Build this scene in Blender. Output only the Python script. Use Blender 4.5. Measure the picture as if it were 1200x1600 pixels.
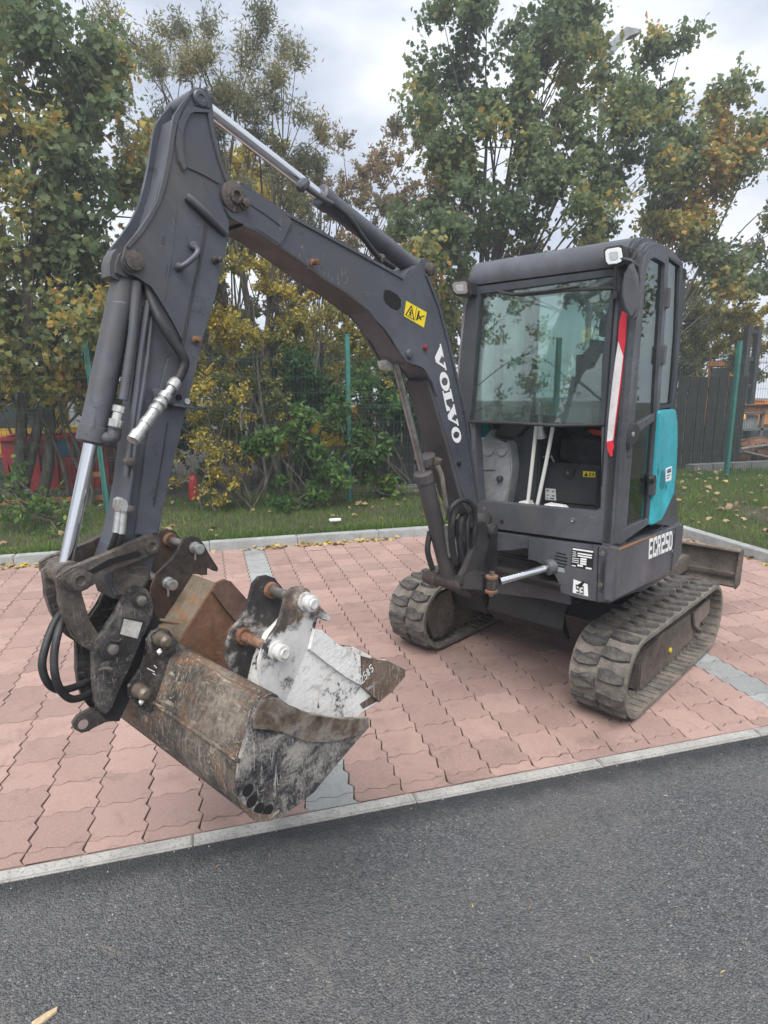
import bpy, bmesh, math, random
import numpy as np
from mathutils import Vector, Matrix, noise
for o in list(bpy.data.objects): bpy.data.objects.remove(o)
SC = bpy.context.scene; COL = SC.collection
random.seed(7); RNG = np.random.default_rng(11)
# ------------------------------------------------ camera
cd = bpy.data.cameras.new('camera'); cam = bpy.data.objects.new('camera', cd); COL.objects.link(cam)
cd.sensor_fit = 'VERTICAL'; cd.sensor_height = 24.0; cd.lens = 24.0*979/1600.0
cd.clip_start = .05; cd.clip_end = 2000
_r = Vector((0.96176, -0.27384, -0.00436)); _d = Vector((-0.05925, -0.19253, -0.97950)); _f = Vector((0.26739, 0.94231, -0.20139))
M = Matrix((( _r.x, -_d.x, -_f.x), (_r.y, -_d.y, -_f.y), (_r.z, -_d.z, -_f.z))).to_4x4()
M.translation = Vector((0.7371, -2.3340, 1.7175))
cam.matrix_world = M; SC.camera = cam
# ------------------------------------------------ world: overcast sky
SUN_EL, SUN_ROT = math.radians(58), math.radians(205)
W = bpy.data.worlds.new("World"); SC.world = W; W.use_nodes = True
nt = W.node_tree; N = nt.nodes; L = nt.links
bg = N['Background']; sky = N.new('ShaderNodeTexSky'); sky.sky_type = 'NISHITA'; sky.sun_disc = False
sky.sun_elevation = SUN_EL; sky.sun_rotation = SUN_ROT; sky.dust_density = 3
tc = N.new('ShaderNodeTexCoord'); mp = N.new('ShaderNodeMapping'); mp.inputs['Scale'].default_value = (1, 1, 2.6)
nz = N.new('ShaderNodeTexNoise'); nz.inputs['Scale'].default_value = 2.9; nz.inputs['Detail'].default_value = 7; nz.inputs['Roughness'].default_value = .5
cr = N.new('ShaderNodeValToRGB'); e = cr.color_ramp.elements
e[0].position = .36; e[0].color = (2.2, 2.45, 2.95, 1); e[1].position = .62; e[1].color = (4.3, 4.45, 4.75, 1)
mx = N.new('ShaderNodeMix'); mx.data_type = 'RGBA'; mx.inputs['Factor'].default_value = .965
L.new(tc.outputs['Generated'], mp.inputs['Vector']); L.new(mp.outputs['Vector'], nz.inputs['Vector']); L.new(nz.outputs['Fac'], cr.inputs['Fac'])
L.new(sky.outputs['Color'], mx.inputs['A']); L.new(cr.outputs['Color'], mx.inputs['B']); L.new(mx.outputs['Result'], bg.inputs['Color'])
bg.inputs['Strength'].default_value = .085
sd = bpy.data.lights.new('sun', 'SUN'); sd.energy = 1.5; sd.angle = math.radians(50); sd.color = (1, .97, .93)
sun = bpy.data.objects.new('sun', sd); COL.objects.link(sun)
sun.rotation_euler = Vector((math.sin(SUN_ROT)*math.cos(SUN_EL), math.cos(SUN_ROT)*math.cos(SUN_EL), math.sin(SUN_EL))).to_track_quat('Z', 'Y').to_euler()
SC.view_settings.view_transform = 'Standard'; SC.view_settings.look = 'None'; SC.view_settings.gamma = 1
SC.view_settings.exposure = 1.68
# ------------------------------------------------ materials
def mat(name, fn=None, rough=.6, metal=0, col=(.5, .5, .5), spec=.5):
    m = bpy.data.materials.new(name); m.use_nodes = True; n = m.node_tree.nodes; b = n['Principled BSDF']
    b.inputs['Base Color'].default_value = (*col, 1); b.inputs['Roughness'].default_value = rough; b.inputs['Metallic'].default_value = metal
    b.inputs['Specular IOR Level'].default_value = spec
    if fn: fn(m.node_tree, b)
    return m
class G:
    """tiny node-graph helper"""
    def __init__(s, nt): s.nt = nt; s.n = nt.nodes; s.l = nt.links; s.tc = s.n.new('ShaderNodeTexCoord')
    def co(s, kind='Object', scale=(1, 1, 1)):
        mp = s.n.new('ShaderNodeMapping'); mp.inputs['Scale'].default_value = scale
        s.l.new(s.tc.outputs[kind], mp.inputs['Vector']); return mp.outputs['Vector']
    def noise(s, scale, detail=4, rough=.55, vec=None, dist=0):
        t = s.n.new('ShaderNodeTexNoise'); t.inputs['Scale'].default_value = scale; t.inputs['Detail'].default_value = detail
        t.inputs['Roughness'].default_value = rough; t.inputs['Distortion'].default_value = dist
        s.l.new(vec if vec else s.co(), t.inputs['Vector']); return t.outputs['Fac']
    def voro(s, scale, vec=None, out='Distance', feat='F1'):
        t = s.n.new('ShaderNodeTexVoronoi'); t.feature = feat; t.inputs['Scale'].default_value = scale
        s.l.new(vec if vec else s.co(), t.inputs['Vector']); return t.outputs[out]
    def ramp(s, f, *st):
        r = s.n.new('ShaderNodeValToRGB'); el = r.color_ramp.elements
        while len(el) < len(st): el.new(.5)
        for e, (p, c) in zip(el, st):
            e.position = p; e.color = (*c, 1) if hasattr(c, '__len__') else (c, c, c, 1)
        s.l.new(f, r.inputs['Fac']); return r.outputs['Color']
    def mix(s, f, a, b, mode='MIX'):
        m = s.n.new('ShaderNodeMix'); m.data_type = 'RGBA'; m.blend_type = mode
        for k, v in (('Factor', f), ('A', a), ('B', b)):
            if hasattr(v, 'links'): s.l.new(v, m.inputs[k])
            elif k == 'Factor': m.inputs[k].default_value = v
            else: m.inputs[k].default_value = (*v, 1)
        return m.outputs['Result']
    def math(s, op, a, b=0.):
        m = s.n.new('ShaderNodeMath'); m.operation = op
        for i, v in enumerate((a, b)):
            if hasattr(v, 'links'): s.l.new(v, m.inputs[i])
            else: m.inputs[i].default_value = v
        return m.outputs[0]
    def rnd(s): return s.n.new('ShaderNodeObjectInfo').outputs['Random']
    def attr(s, nm):
        a = s.n.new('ShaderNodeAttribute'); a.attribute_name = nm; return a.outputs['Fac']
    def z(s):
        x = s.n.new('ShaderNodeSeparateXYZ'); s.l.new(s.n.new('ShaderNodeNewGeometry').outputs['Position'], x.inputs[0]); return x.outputs['Z']
    def bump(s, b, h, st=.3, dist=.01):
        u = s.n.new('ShaderNodeBump'); u.inputs['Strength'].default_value = st; u.inputs['Distance'].default_value = dist
        s.l.new(h, u.inputs['Height']); s.l.new(u.outputs['Normal'], b.inputs['Normal'])
def worn(name, base, grime=(.09, .075, .06), amount=.5, rough=.42, scratch=(.35, .34, .33), sc=.25, metal=0):
    """painted steel with grime patches, fine dust and thin scratches"""
    def fn(nt, b):
        g = G(nt)
        big = g.noise(3.1, 6, .62); fine = g.noise(38, 4, .6)
        c = g.mix(g.ramp(big, (.62-amount*.35, 0.), (.80-amount*.2, 1.)), base, grime)
        c = g.mix(g.math('MULTIPLY', fine, .22), c, tuple(x*1.6+.02 for x in base))
        c = g.mix(g.ramp(g.noise(1.6, 9, .72, None, .8), (.47, 0.), (.64, .50)), c, tuple(x*2.0+.014 for x in base))
        c = g.mix(g.ramp(g.noise(14, 7, .75, None, 1.5), (.60, 0.), (.66, .6)), c, tuple(x*.35 for x in base))
        s1 = g.noise(7, 5, .75, g.co('Object', (2, 2, 22)), .9); s2 = g.noise(8, 5, .75, g.co('Object', (20, 3, 2)), .7)
        k = g.math('MAXIMUM', g.ramp(s1, (.655, 0.), (.70, 1.)), g.ramp(s2, (.665, 0.), (.71, 1.)))
        c = g.mix(g.math('MULTIPLY', k, min(1, sc*2.2)), c, scratch)
        g.l.new(c, b.inputs['Base Color'])
        g.l.new(g.ramp(big, (.36, rough-.14), (.64, rough+.30)), b.inputs['Roughness'])
        g.bump(b, g.math('ADD', fine, g.math('MULTIPLY', big, 2.)), .12, .004)
    return mat(name, fn, rough, metal)
def patchy(name, cols, scale=6, rough=.75, bump=.35, metal=0, streak=(1, 1, 1), lo=.36, hi=.64):
    def fn(nt, b):
        g = G(nt); v = g.co('Object', streak)
        n = g.noise(scale, 9, .68, v, .35); n2 = g.noise(scale*9, 5, .6)
        f = g.math('ADD', g.math('MULTIPLY', n, .82), g.math('MULTIPLY', n2, .18))
        st = [(lo+(hi-lo)*i/(len(cols)-1), c) for i, c in enumerate(cols)]
        g.l.new(g.ramp(f, *st), b.inputs['Base Color']); g.bump(b, f, bump, .008)
    return mat(name, fn, rough, metal)
def scraped(name, cols, scr, rust, scale=6, rough=.6, bump=.5, metal=0, streak=(1, 1, 1), lo=.36, hi=.64, sc=.8, ru=.6):
    def fn(nt, b):
        g = G(nt); v = g.co('Object', streak)
        n = g.noise(scale, 10, .72, v, .3); n2 = g.noise(scale*11, 6, .7)
        f = g.math('ADD', g.math('MULTIPLY', n, .70), g.math('MULTIPLY', n2, .30))
        c = g.ramp(f, *[(lo+(hi-lo)*i/(len(cols)-1), q) for i, q in enumerate(cols)])
        r = g.noise(scale*1.7, 8, .7, g.co('Object', (1, .6, 1.3)), 1.2); c = g.mix(g.ramp(r, (.52, 0.), (.66, ru)), c, rust)
        k = None
        for s, d in (((3, 40, 8), .8), ((36, 4, 6), .5), ((8, 6, 44), 1.1), ((26, 30, 3), .6)):
            x = g.ramp(g.noise(3.2, 4, .75, g.co('Object', s), d), (.60, 0.), (.64, 1.)); k = x if k is None else g.math('MAXIMUM', k, x)
        k = g.math('MULTIPLY', k, g.ramp(g.noise(scale*.8, 4, .6), (.36, .15), (.6, 1.)))
        c = g.mix(g.math('MULTIPLY', k, sc), c, scr); g.l.new(c, b.inputs['Base Color'])
        g.l.new(g.ramp(f, (.3, rough-.12), (.7, rough+.2)), b.inputs['Roughness']); g.bump(b, g.math('ADD', f, g.math('MULTIPLY', k, .15)), bump, .008)
    return mat(name, fn, rough, metal)
M_grey = worn('grey_machine_paint', (.058, .061, .071), (.095, .084, .074), .30, .38, (.26, .27, .30), .14)
M_boom = worn('dark_boom_paint', (.055, .060, .073), (.085, .075, .066), .38, .40, (.28, .29, .31), .30)
M_under = worn('dirty_boom_paint', (.050, .048, .053), (.065, .052, .046), .7, .55, (.18, .16, .15), .4)
M_black = worn('black_steel', (.018, .018, .020), (.050, .042, .036), .62, .48, (.14, .13, .12), .35)
M_link = scraped('greasy_cast_steel', [(.020, .018, .017), (.058, .049, .044), (.13, .108, .092)], (.27, .23, .20), (.13, .08, .055), 7, .5, .5, .05, (1, 1, 1), .36, .62, .5, .5)
M_plate = scraped('worn_hitch_plate', [(.014, .014, .015), (.038, .036, .036), (.13, .12, .11)], (.30, .27, .25), (.12, .075, .05), 9, .5, .5, .1, (1, 1, 1), .38, .62, .6, .4)
M_rubber = patchy('black_rubber_hose', [(.012, .012, .013), (.035, .035, .037)], 20, .55, .2)
M_track = scraped('muddy_rubber_track', [(.065, .060, .055), (.14, .125, .108), (.25, .22, .185)], (.30, .265, .225), (.20, .16, .125), 9, .9, .8, 0, (1, 1, 1), .36, .60, .3, .5)
M_lug = scraped('worn_rubber_lug', [(.020, .020, .022), (.055, .052, .050), (.15, .135, .115)], (.22, .20, .175), (.16, .13, .105), 13, .75, .8, 0, (1, 1, 1), .36, .62, .4, .55)
M_mud = scraped('muddy_frame', [(.035, .030, .027), (.090, .074, .061), (.165, .138, .112)], (.24, .21, .18), (.13, .085, .055), 5, .9, .6, 0, (1, 1, 1), .38, .64, .4, .4)
M_chrome = mat('chrome_rod', None, .14, 1, (.72, .73, .75))
M_zinc = patchy('zinc_fitting', [(.30, .30, .29), (.52, .52, .50), (.66, .66, .64)], 30, .38, .2, .75)
M_pin = patchy('bare_pin_steel', [(.10, .085, .07), (.24, .22, .20), (.42, .40, .38)], 22, .42, .3, .7)
M_rust = scraped('rusty_steel', [(.06, .034, .022), (.15, .075, .042), (.24, .135, .085)], (.36, .26, .20), (.28, .115, .045), 6, .85, .6, .0, (1, 1, 1), .34, .62, .4, .55)
M_rustpin = patchy('rusty_pin', [(.09, .04, .022), (.20, .10, .06), (.33, .24, .19)], 14, .7, .4, .3)
M_bkt = scraped('scraped_bucket_steel', [(.018, .018, .020), (.045, .041, .038), (.115, .096, .078), (.215, .18, .145)], (.42, .36, .29), (.20, .10, .048), 5.5, .6, .6, .1, (1, 1, .7), .38, .60, .85, .7)
M_bktside = scraped('scoured_bucket_side', [(.016, .019, .026), (.05, .05, .053), (.20, .187, .17), (.33, .31, .28)], (.50, .48, .45), (.21, .15, .105), 10, .65, .8, .1, (1, 1, 1), .40, .57, .8, .35)
M_white = scraped('flaking_white_bucket_paint', [(.020, .022, .027), (.09, .085, .08), (.66, .645, .62), (.74, .725, .70)], (.80, .79, .77), (.24, .17, .12), 7.5, .7, .8, 0, (1, 1, .8), .385, .50, .6, .5)
M_brown = scraped('brown_worn_bucket_lip', [(.06, .042, .033), (.13, .09, .066), (.20, .145, .11)], (.46, .43, .40), (.20, .11, .07), 8, .7, .6, .1, (1, 1, 1), .34, .66, .8, .5)
M_orange = scraped('rust_streaked_bucket_shell', [(.08, .055, .040), (.20, .15, .10), (.31, .25, .185)], (.38, .33, .26), (.42, .175, .055), 4.5, .75, .5, .05, (1.2, .5, 1), .34, .60, .4, .85)
M_teal = worn('teal_engine_cover_paint', (.030, .31, .365), (.05, .20, .22), .45, .32, (.30, .50, .52), .2)
M_plas = worn('grey_cab_plastic', (.20, .205, .215), (.15, .145, .14), .4, .55, (.30, .30, .30), .12)
M_plasd = worn('dark_cab_plastic', (.030, .035, .042), (.06, .06, .06), .3, .55, (.1, .1, .1), .15)
M_seat = patchy('black_seat_fabric', [(.008, .008, .010), (.034, .034, .038)], 14, .8, .5)
M_wpaint = mat('white_decal', None, .45, 0, (.80, .80, .80)); M_kpaint = mat('black_decal', None, .5, 0, (.012, .012, .012))
M_yel = mat('yellow_decal', None, .45, 0, (.80, .62, .02)); M_red = mat('red_tape', None, .45, 0, (.62, .028, .045))
M_tapew = patchy('white_tape', [(.50, .48, .47), (.74, .73, .72)], 12, .5, .1)
M_lens = mat('clear_lamp_lens', None, .12, .1, (.78, .79, .78)); M_lens2 = mat('dull_lamp_lens', None, .35, 0, (.24, .21, .19))
M_void = mat('dark_opening', None, .9, 0, (.006, .006, .007))
def fglass(tint, diff, dcol, rough=.02, base=.06):
    def fn(nt, b):
        n = nt.nodes; l = nt.links; out = n['Material Output']
        tr = n.new('ShaderNodeBsdfTransparent'); tr.inputs['Color'].default_value = (*tint, 1)
        gl = n.new('ShaderNodeBsdfGlossy'); gl.inputs['Roughness'].default_value = rough; gl.inputs['Color'].default_value = (.9, .97, .95, 1)
        fr = n.new('ShaderNodeFresnel'); fr.inputs['IOR'].default_value = 1.75
        df = n.new('ShaderNodeBsdfDiffuse'); df.inputs['Color'].default_value = (*dcol, 1)
        m1 = n.new('ShaderNodeMixShader'); m2 = n.new('ShaderNodeMixShader')
        g = G(nt); d = g.ramp(g.noise(3.5, 6, .6), (.35, diff*.55), (.7, diff*1.35))
        l.new(d, m1.inputs[0]); l.new(tr.outputs[0], m1.inputs[1]); l.new(df.outputs[0], m1.inputs[2])
        l.new(g.math('ADD', g.math('MULTIPLY', fr.outputs[0], .9), base), m2.inputs[0]); l.new(m1.outputs[0], m2.inputs[1]); l.new(gl.outputs[0], m2.inputs[2])
        l.new(m2.outputs[0], out.inputs['Surface'])
    return fn
M_glass = mat('dusty_windscreen_glass', fglass((.86, .96, .93), .06, (.50, .60, .58), .012, .03))
M_glass2 = mat('tinted_side_glass', fglass((.62, .72, .69), .03, (.20, .26, .25), .01, .03))
# ------------------------------------------------ object helpers
def fin(o, label=None, cat=None, group=None, kind=None):
    for k, v in (('label', label), ('category', cat), ('group', group), ('kind', kind)):
        if v: o[k] = v
    return o
def mobj(name, me, m, parent=None, mw=None):
    o = bpy.data.objects.new(name, me); COL.objects.link(o)
    if m is not None and not me.materials: me.materials.append(m)
    if parent is not None: o.parent = parent
    if mw is not None: o.matrix_local = mw
    return o
def obj(name, bm, m, parent=None, mw=None, smooth=35):
    bmesh.ops.recalc_face_normals(bm, faces=bm.faces[:])
    me = bpy.data.meshes.new(name); bm.to_mesh(me); bm.free()
    if smooth:
        me.polygons.foreach_set('use_smooth', [True]*len(me.polygons)); me.set_sharp_from_angle(angle=math.radians(smooth))
    return mobj(name, me, m, parent, mw)
def empty(name, loc=(0, 0, 0), rz=0):
    o = bpy.data.objects.new(name, None); COL.objects.link(o); o.location = loc; o.rotation_euler = (0, 0, rz); o.empty_display_size = .1; return o
def add_prism(bm, pts, a, b, ax='y', bev=0.):
    n0 = len(bm.verts)
    def v(p, t): return {'y': (p[0], t, p[1]), 'x': (t, p[0], p[1]), 'z': (p[0], p[1], t)}[ax]
    A = [bm.verts.new(v(p, a)) for p in pts]; B = [bm.verts.new(v(p, b)) for p in pts]
    fs = [bm.faces.new(A), bm.faces.new(B)]
    n = len(pts)
    for i in range(n): fs.append(bm.faces.new((A[i], A[(i+1) % n], B[(i+1) % n], B[i])))
    if bev:
        es = set()
        for f in fs[:2]:
            for e in f.edges: es.add(e)
        bmesh.ops.bevel(bm, geom=list(es), offset=bev, segments=2, affect='EDGES', clamp_overlap=True)
    return bm
def prism(name, pts, a, b, m, parent=None, mw=None, ax='y', bev=.004, **k):
    return obj(name, add_prism(bmesh.new(), pts, a, b, ax, bev), m, parent, mw, **k)
def add_tube(bm, pts, r, n=10, caps=True):
    pts = [Vector(p) for p in pts]; rs = r if hasattr(r, '__len__') else [r]*len(pts)
    prev = None; rings = []
    for i, p in enumerate(pts):
        d = (pts[min(i+1, len(pts)-1)]-pts[max(i-1, 0)])
        if d.length < 1e-7: d = Vector((0, 0, 1))
        d.normalize()
        if prev is None: x = d.orthogonal().normalized()
        else:
            x = prev-d*prev.dot(d)
            x = x.normalized() if x.length > 1e-6 else d.orthogonal().normalized()
        prev = x; y = d.cross(x)
        rings.append([bm.verts.new(p+(x*math.cos(2*math.pi*k/n)+y*math.sin(2*math.pi*k/n))*rs[i]) for k in range(n)])
    for a, b in zip(rings, rings[1:]):
        for k in range(n): bm.faces.new((a[k], a[(k+1) % n], b[(k+1) % n], b[k]))
    if caps: bm.faces.new(rings[0]); bm.faces.new(rings[-1])
    return bm
def tube(name, pts, r, m, parent=None, mw=None, n=12, smooth=40, curve=False):
    if curve: pts = spline(pts)
    return obj(name, add_tube(bmesh.new(), pts, r, n), m, parent, mw, smooth)
def spline(P, k=8):
    P = [Vector(p) for p in P]; Q = [P[0]*2-P[1]]+P+[P[-1]*2-P[-2]]; out = []
    for i in range(1, len(Q)-2):
        a, b, c, d = Q[i-1:i+3]
        for j in range(k):
            t = j/k; out.append(.5*((2*b)+(c-a)*t+(2*a-5*b+4*c-d)*t*t+(3*b-a-3*c+d)*t**3))
    out.append(P[-1]); return out
def add_lathe(bm, c, d, prof, n=20):
    """prof: (distance along d, radius)"""
    c = Vector(c); d = Vector(d).normalized(); x = d.orthogonal().normalized(); y = d.cross(x); rings = []
    for t, r in prof: rings.append([bm.verts.new(c+d*t+(x*math.cos(2*math.pi*k/n)+y*math.sin(2*math.pi*k/n))*max(r, .0005)) for k in range(n)])
    for a, b in zip(rings, rings[1:]):
        for k in range(n): bm.faces.new((a[k], a[(k+1) % n], b[(k+1) % n], b[k]))
    bm.faces.new(rings[0]); bm.faces.new(rings[-1]); return bm
def lathe(name, c, d, prof, m, parent=None, mw=None, n=22): return obj(name, add_lathe(bmesh.new(), c, d, prof, n), m, parent, mw, 35)
def box(name, lo, hi, m, parent=None, mw=None, bev=.004):
    return prism(name, [(lo[0], lo[1]), (hi[0], lo[1]), (hi[0], hi[1]), (lo[0], hi[1])], lo[2], hi[2], m, parent, mw, 'z', bev)
def add_box(bm, lo, hi, bev=0): return add_prism(bm, [(lo[0], lo[1]), (hi[0], lo[1]), (hi[0], hi[1]), (lo[0], hi[1])], lo[2], hi[2], 'z', bev)
def lerp(a, b, t): return tuple(x+(y-x)*t for x, y in zip(a, b))
def arc(cx, cz, r, a0, a1, n=10): return [(cx+r*math.cos(math.radians(a0+(a1-a0)*i/n)), cz+r*math.sin(math.radians(a0+(a1-a0)*i/n))) for i in range(n+1)]
def circ(c, r, n=20): return arc(c[0], c[1], r, 0, 360-360/n, n-1)
def quadmap(q, s, ax='y'):
    """q = 4 corners (start-base, end-base, end-cap, start-cap) in plane; returns fn (t,h)->(a,b)"""
    def f(t, h):
        lo = lerp(q[0], q[1], t); hi = lerp(q[3], q[2], t); return lerp(lo, hi, h)
    return f
def decal(name, polys, f, s, m, parent, mw=None, ax='y', th=.0012):
    bm = bmesh.new()
    for p in polys: add_prism(bm, [f(*q) for q in p], s, s+th, ax)
    return obj(name, bm, m, parent, mw, 0)

# ================================================================ EXCAVATOR
EX = empty('mini_excavator', (2.3187, 0.7834, 0), math.radians(-149.4076))
fin(EX, 'dark grey mini excavator on rubber tracks with a teal engine cover and raised boom', 'mini excavator')
BF = Matrix.Translation((.38, .03, 0)) @ Matrix.Rotation(math.radians(1), 4, 'Z')      # boom plane frame
NEAR, FAR = .11, -.01
# ---------------------------------------------------------------- tracks
def stadium(off=0., n=16, step=.05):
    c0, c1, z0, z1, r = -.115, -1.23, .235, .235, .215+off
    P = [(c0+r*math.sin(math.pi*i/n), z0+r*math.cos(math.pi*i/n)) for i in range(n+1)]
    P += [(c1-r*math.sin(math.pi*i/n), z1-r*math.cos(math.pi*i/n)) for i in range(n+1)]
    return P
def walk(P, s):
    """point + tangent at arc length s on the closed polyline P"""
    for a, b in zip(P, P[1:]+P[:1]):
        l = math.dist(a, b)
        if s <= l and l > 0: return lerp(a, b, s/l), ((b[0]-a[0])/l, (b[1]-a[1])/l)
        s -= l
    return P[0], (1, 0)
def per(P): return sum(math.dist(a, b) for a, b in zip(P, P[1:]+P[:1]))
def lugmesh(seed, flip):
    r = random.Random(seed); bm = bmesh.new()
    P = [(-.030, .004), (.022, .004), (.034, .050), (.030, .105), (.014, .138), (-.024, .136), (-.020, .098), (-.036, .060)]
    P = [((x+r.uniform(-.005, .005)), (y+r.uniform(-.006, .006))*flip) for x, y in P]
    lo = [bm.verts.new((x*1.18, y*1.02, -.004)) for x, y in P]; hi = [bm.verts.new((x*.92, y*.98, .019+r.uniform(-.005, .002))) for x, y in P]
    bm.faces.new(lo); bm.faces.new(hi)
    for i in range(len(P)): j = (i+1) % len(P); bm.faces.new((lo[i], lo[j], hi[j], hi[i]))
    bmesh.ops.recalc_face_normals(bm, faces=bm.faces[:])
    me = bpy.data.meshes.new('lug'); bm.to_mesh(me); bm.free(); me.materials.append(M_lug); return me
LUGS = {f: [lugmesh(s+f*10, f) for s in range(4)] for f in (1, -1)}
def make_track(yc, label):
    bm = bmesh.new(); O = stadium(); I = stadium(-.022); n = len(O); w = .15
    V = [[bm.verts.new((p[0], yc+s*w*k, p[1])) for p in Q] for Q, k in ((O, 1), (I, 1)) for s in (-1, 1)]
    for a, b in ((V[0], V[1]), (V[2], V[3]), (V[0], V[2]), (V[1], V[3])):
        for i in range(n):
            j = (i+1) % n; bm.faces.new((a[i], a[j], b[j], b[i]))
    bmesh.ops.subdivide_edges(bm, edges=[e for e in bm.edges if e.calc_length() > .5], cuts=14)
    tr = obj('rubber_track', bm, M_track, EX, smooth=40); tr['label'] = label
    P = O; T = per(P); N = 31
    for s in (1, -1):
        for k in range(N):
            (x, z), (tx, tz) = walk(P, (k+.5*(s > 0))*T/N % T)
            o = mobj('tread_lug', random.choice(LUGS[s]), None, tr)
            nx, nz = -tz, tx
            if (x+.67)*nx+(z-.235)*nz < 0 and abs(z-.235) < .2: nx, nz = -nx, -nz
            if abs(z-.235) >= .2 and nz*(z-.235) < 0: nx, nz = -nx, -nz
            X = Vector((tx, 0, tz)); Z = Vector((nx, 0, nz)); Y = Z.cross(X)
            if Y.y < 0: X = -X; Y = -Y
            m = Matrix((X, Y, Z)).transposed().to_4x4(); m.translation = Vector((x, yc, z)); o.matrix_local = m
    bm = bmesh.new(); P = stadium(-.024); T = per(P)
    for k in range(52):
        (x, z), (tx, tz) = walk(P, k*T/52)
        cx, cz = max(-1.23, min(-.115, x)), .235
        d = Vector((cx-x, 0, cz-z)).normalized(); t = Vector((tx, 0, tz))
        for y0 in (-.05, .05):
            c = Vector((x, yc+y0, z)); q = []
            for a, h in ((-.018, 0), (.018, 0), (.010, .03), (-.010, .03)):
                for yy in (-.014, .014): q.append(bm.verts.new(c+t*a+d*h+Vector((0, yy, 0))))
            for f in ((0, 2, 4, 6), (1, 3, 5, 7), (0, 1, 3, 2), (2, 3, 5, 4), (4, 5, 7, 6), (6, 7, 1, 0)): bm.faces.new([q[i] for i in f])
        add_box(bm, (x-.012, yc-.145, z-.004) if abs(tz) < .5 else (x-.004, yc-.145, z-.012), (x+.012, yc+.145, z+.006) if abs(tz) < .5 else (x+.004, yc+.145, z+.012))
    obj('drive_teeth', bm, M_track, tr, smooth=0)
    s = 1 if yc > 0 else -1
    tf = prism('track_frame', [(-0.343,0.304),(-0.604,0.314),(-1.097,0.301),(-1.374,0.296),(-1.373,0.216),(-1.214,0.190),(-1.163,0.109),(-0.708,0.089),(-0.357,0.058),(-0.284,0.071),(-0.280,0.221)], yc-.07, yc+.075, M_mud, EX, bev=.008)
    for cx, rr in ((-.115, .165), (-1.23, .160)):
        lathe('idler_wheel', (cx, yc-.05, .235), (0, 1, 0), [(0, .08), (.01, rr*.9), (.02, rr), (.08, rr), (.09, rr*.9), (.1, .075), (.112, .06), (.115, .03)], M_mud, tf)
    for k in range(3):
        lathe('track_roller', (-.42-.26*k, yc-.06, .085), (0, 1, 0), [(0, .05), (.01, .062), (.11, .062), (.12, .05)], M_mud, tf, n=14)
    lathe('carrier_roller', (-.66, yc-.05, .385), (0, 1, 0), [(0, .022), (.01, .03), (.1, .03), (.11, .02)], M_mud, tf, n=12)
    return tr, tf
tL, fL = make_track(.64, 'left rubber track in full side view with muddy inner face')
tR, fR = make_track(-.64, 'right rubber track behind the boom foot')
lathe('idler_hub_cap', (-.02, .70, .215), (0, 1, 0), [(0, .085), (.02, .085), (.03, .07)], M_rustpin, fL)
prism('tensioner_guard', [(-1.039,0.311),(-1.344,0.328),(-1.362,0.226),(-1.175,0.213),(-1.166,0.159),(-1.078,0.216)], .722, .738, patchy('pale_mud_plate', [(.10, .08, .065), (.20, .165, .135)], 6, .9, .4), fL)
lathe('grease_cap', (-.71, .716, .17), (0, 1, 0), [(0, .016), (.01, .016), (.012, .01)], mat('yellow_grease_cap', None, .5, 0, (.65, .45, .03)), fL, n=10)
prism('idler_guard', [(.02, .20), (.06, .27), (.02, .34), (-.08, .385), (-.20, .39), (-.24, .30), (-.24, .14), (-.12, .075), (-.03, .10)], -.545, -.515, M_mud, fR)
# undercarriage centre and swing bearing
bm = bmesh.new()
add_prism(bm, [(-.34, .22), (-.26, .30), (-.28, .42), (-.35, .50), (-1.15, .50), (-1.2, .30), (-1.0, .20)], -.30, .30, 'y', .04)
for sy in (-1, 1):
    add_prism(bm, [(-.30, .25), (-.22, .42), (-.45, .47), (-.55, .25)], sy*.28, sy*.58, 'y', .01)
    add_prism(bm, [(-.85, .25), (-.80, .45), (-1.0, .45), (-1.1, .25)], sy*.28, sy*.58, 'y', .01)
UF = obj('undercarriage_frame', bm, M_black, EX)
lathe('swing_bearing', (-.55, 0, .48), (0, 0, 1), [(0, .34), (.05, .36), (.14, .36), (.17, .33)], M_black, UF, n=40)
# dozer blade behind
bm = bmesh.new()
pf = [(-2.00, .235), (-2.05, .27), (-2.085, .33), (-2.09, .42), (-2.07, .50), (-2.055, .50), (-2.072, .42), (-2.067, .335), (-2.035, .285), (-1.985, .25)]
add_prism(bm, pf, -.72, .72, 'y')
BL = obj('dozer_blade', bm, M_mud, EX)
for s in (-1, 1): prism('blade_end_plate', [(-2.0, .225), (-2.10, .24), (-2.11, .51), (-2.04, .51), (-2.02, .40), (-1.99, .3)], s*.72-.008, s*.72+.008, M_mud, BL)
box('blade_stiffener', (-2.03, -.70, .33), (-1.99, .70, .345), M_mud, BL); box('blade_top_bar', (-2.075, -.72, .495), (-2.03, .72, .512), patchy('bright_worn_edge', [(.10, .07, .05), (.26, .22, .18)], 9, .8, .4), BL)
for s in (-1, 1): obj('blade_arm', add_prism(bmesh.new(), [(-1.0, .28), (-1.0, .40), (-2.02, .42), (-2.02, .30)], s*.34-.045, s*.34+.045, 'y', .01), M_mud, BL)
# ---------------------------------------------------------------- upper body
BODY = prism('swing_frame', [(.10, -.16), (.10, .68), (-.2, .70), (-.55, .70), (-.80, .62), (-1.02, .44), (-1.14, .2), (-1.17, 0), (-1.14, -.2), (-1.02, -.44), (-.80, -.58), (-.55, -.58), (-.25, -.42)], .66, .80, M_black, EX, ax='z', bev=.01)
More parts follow.
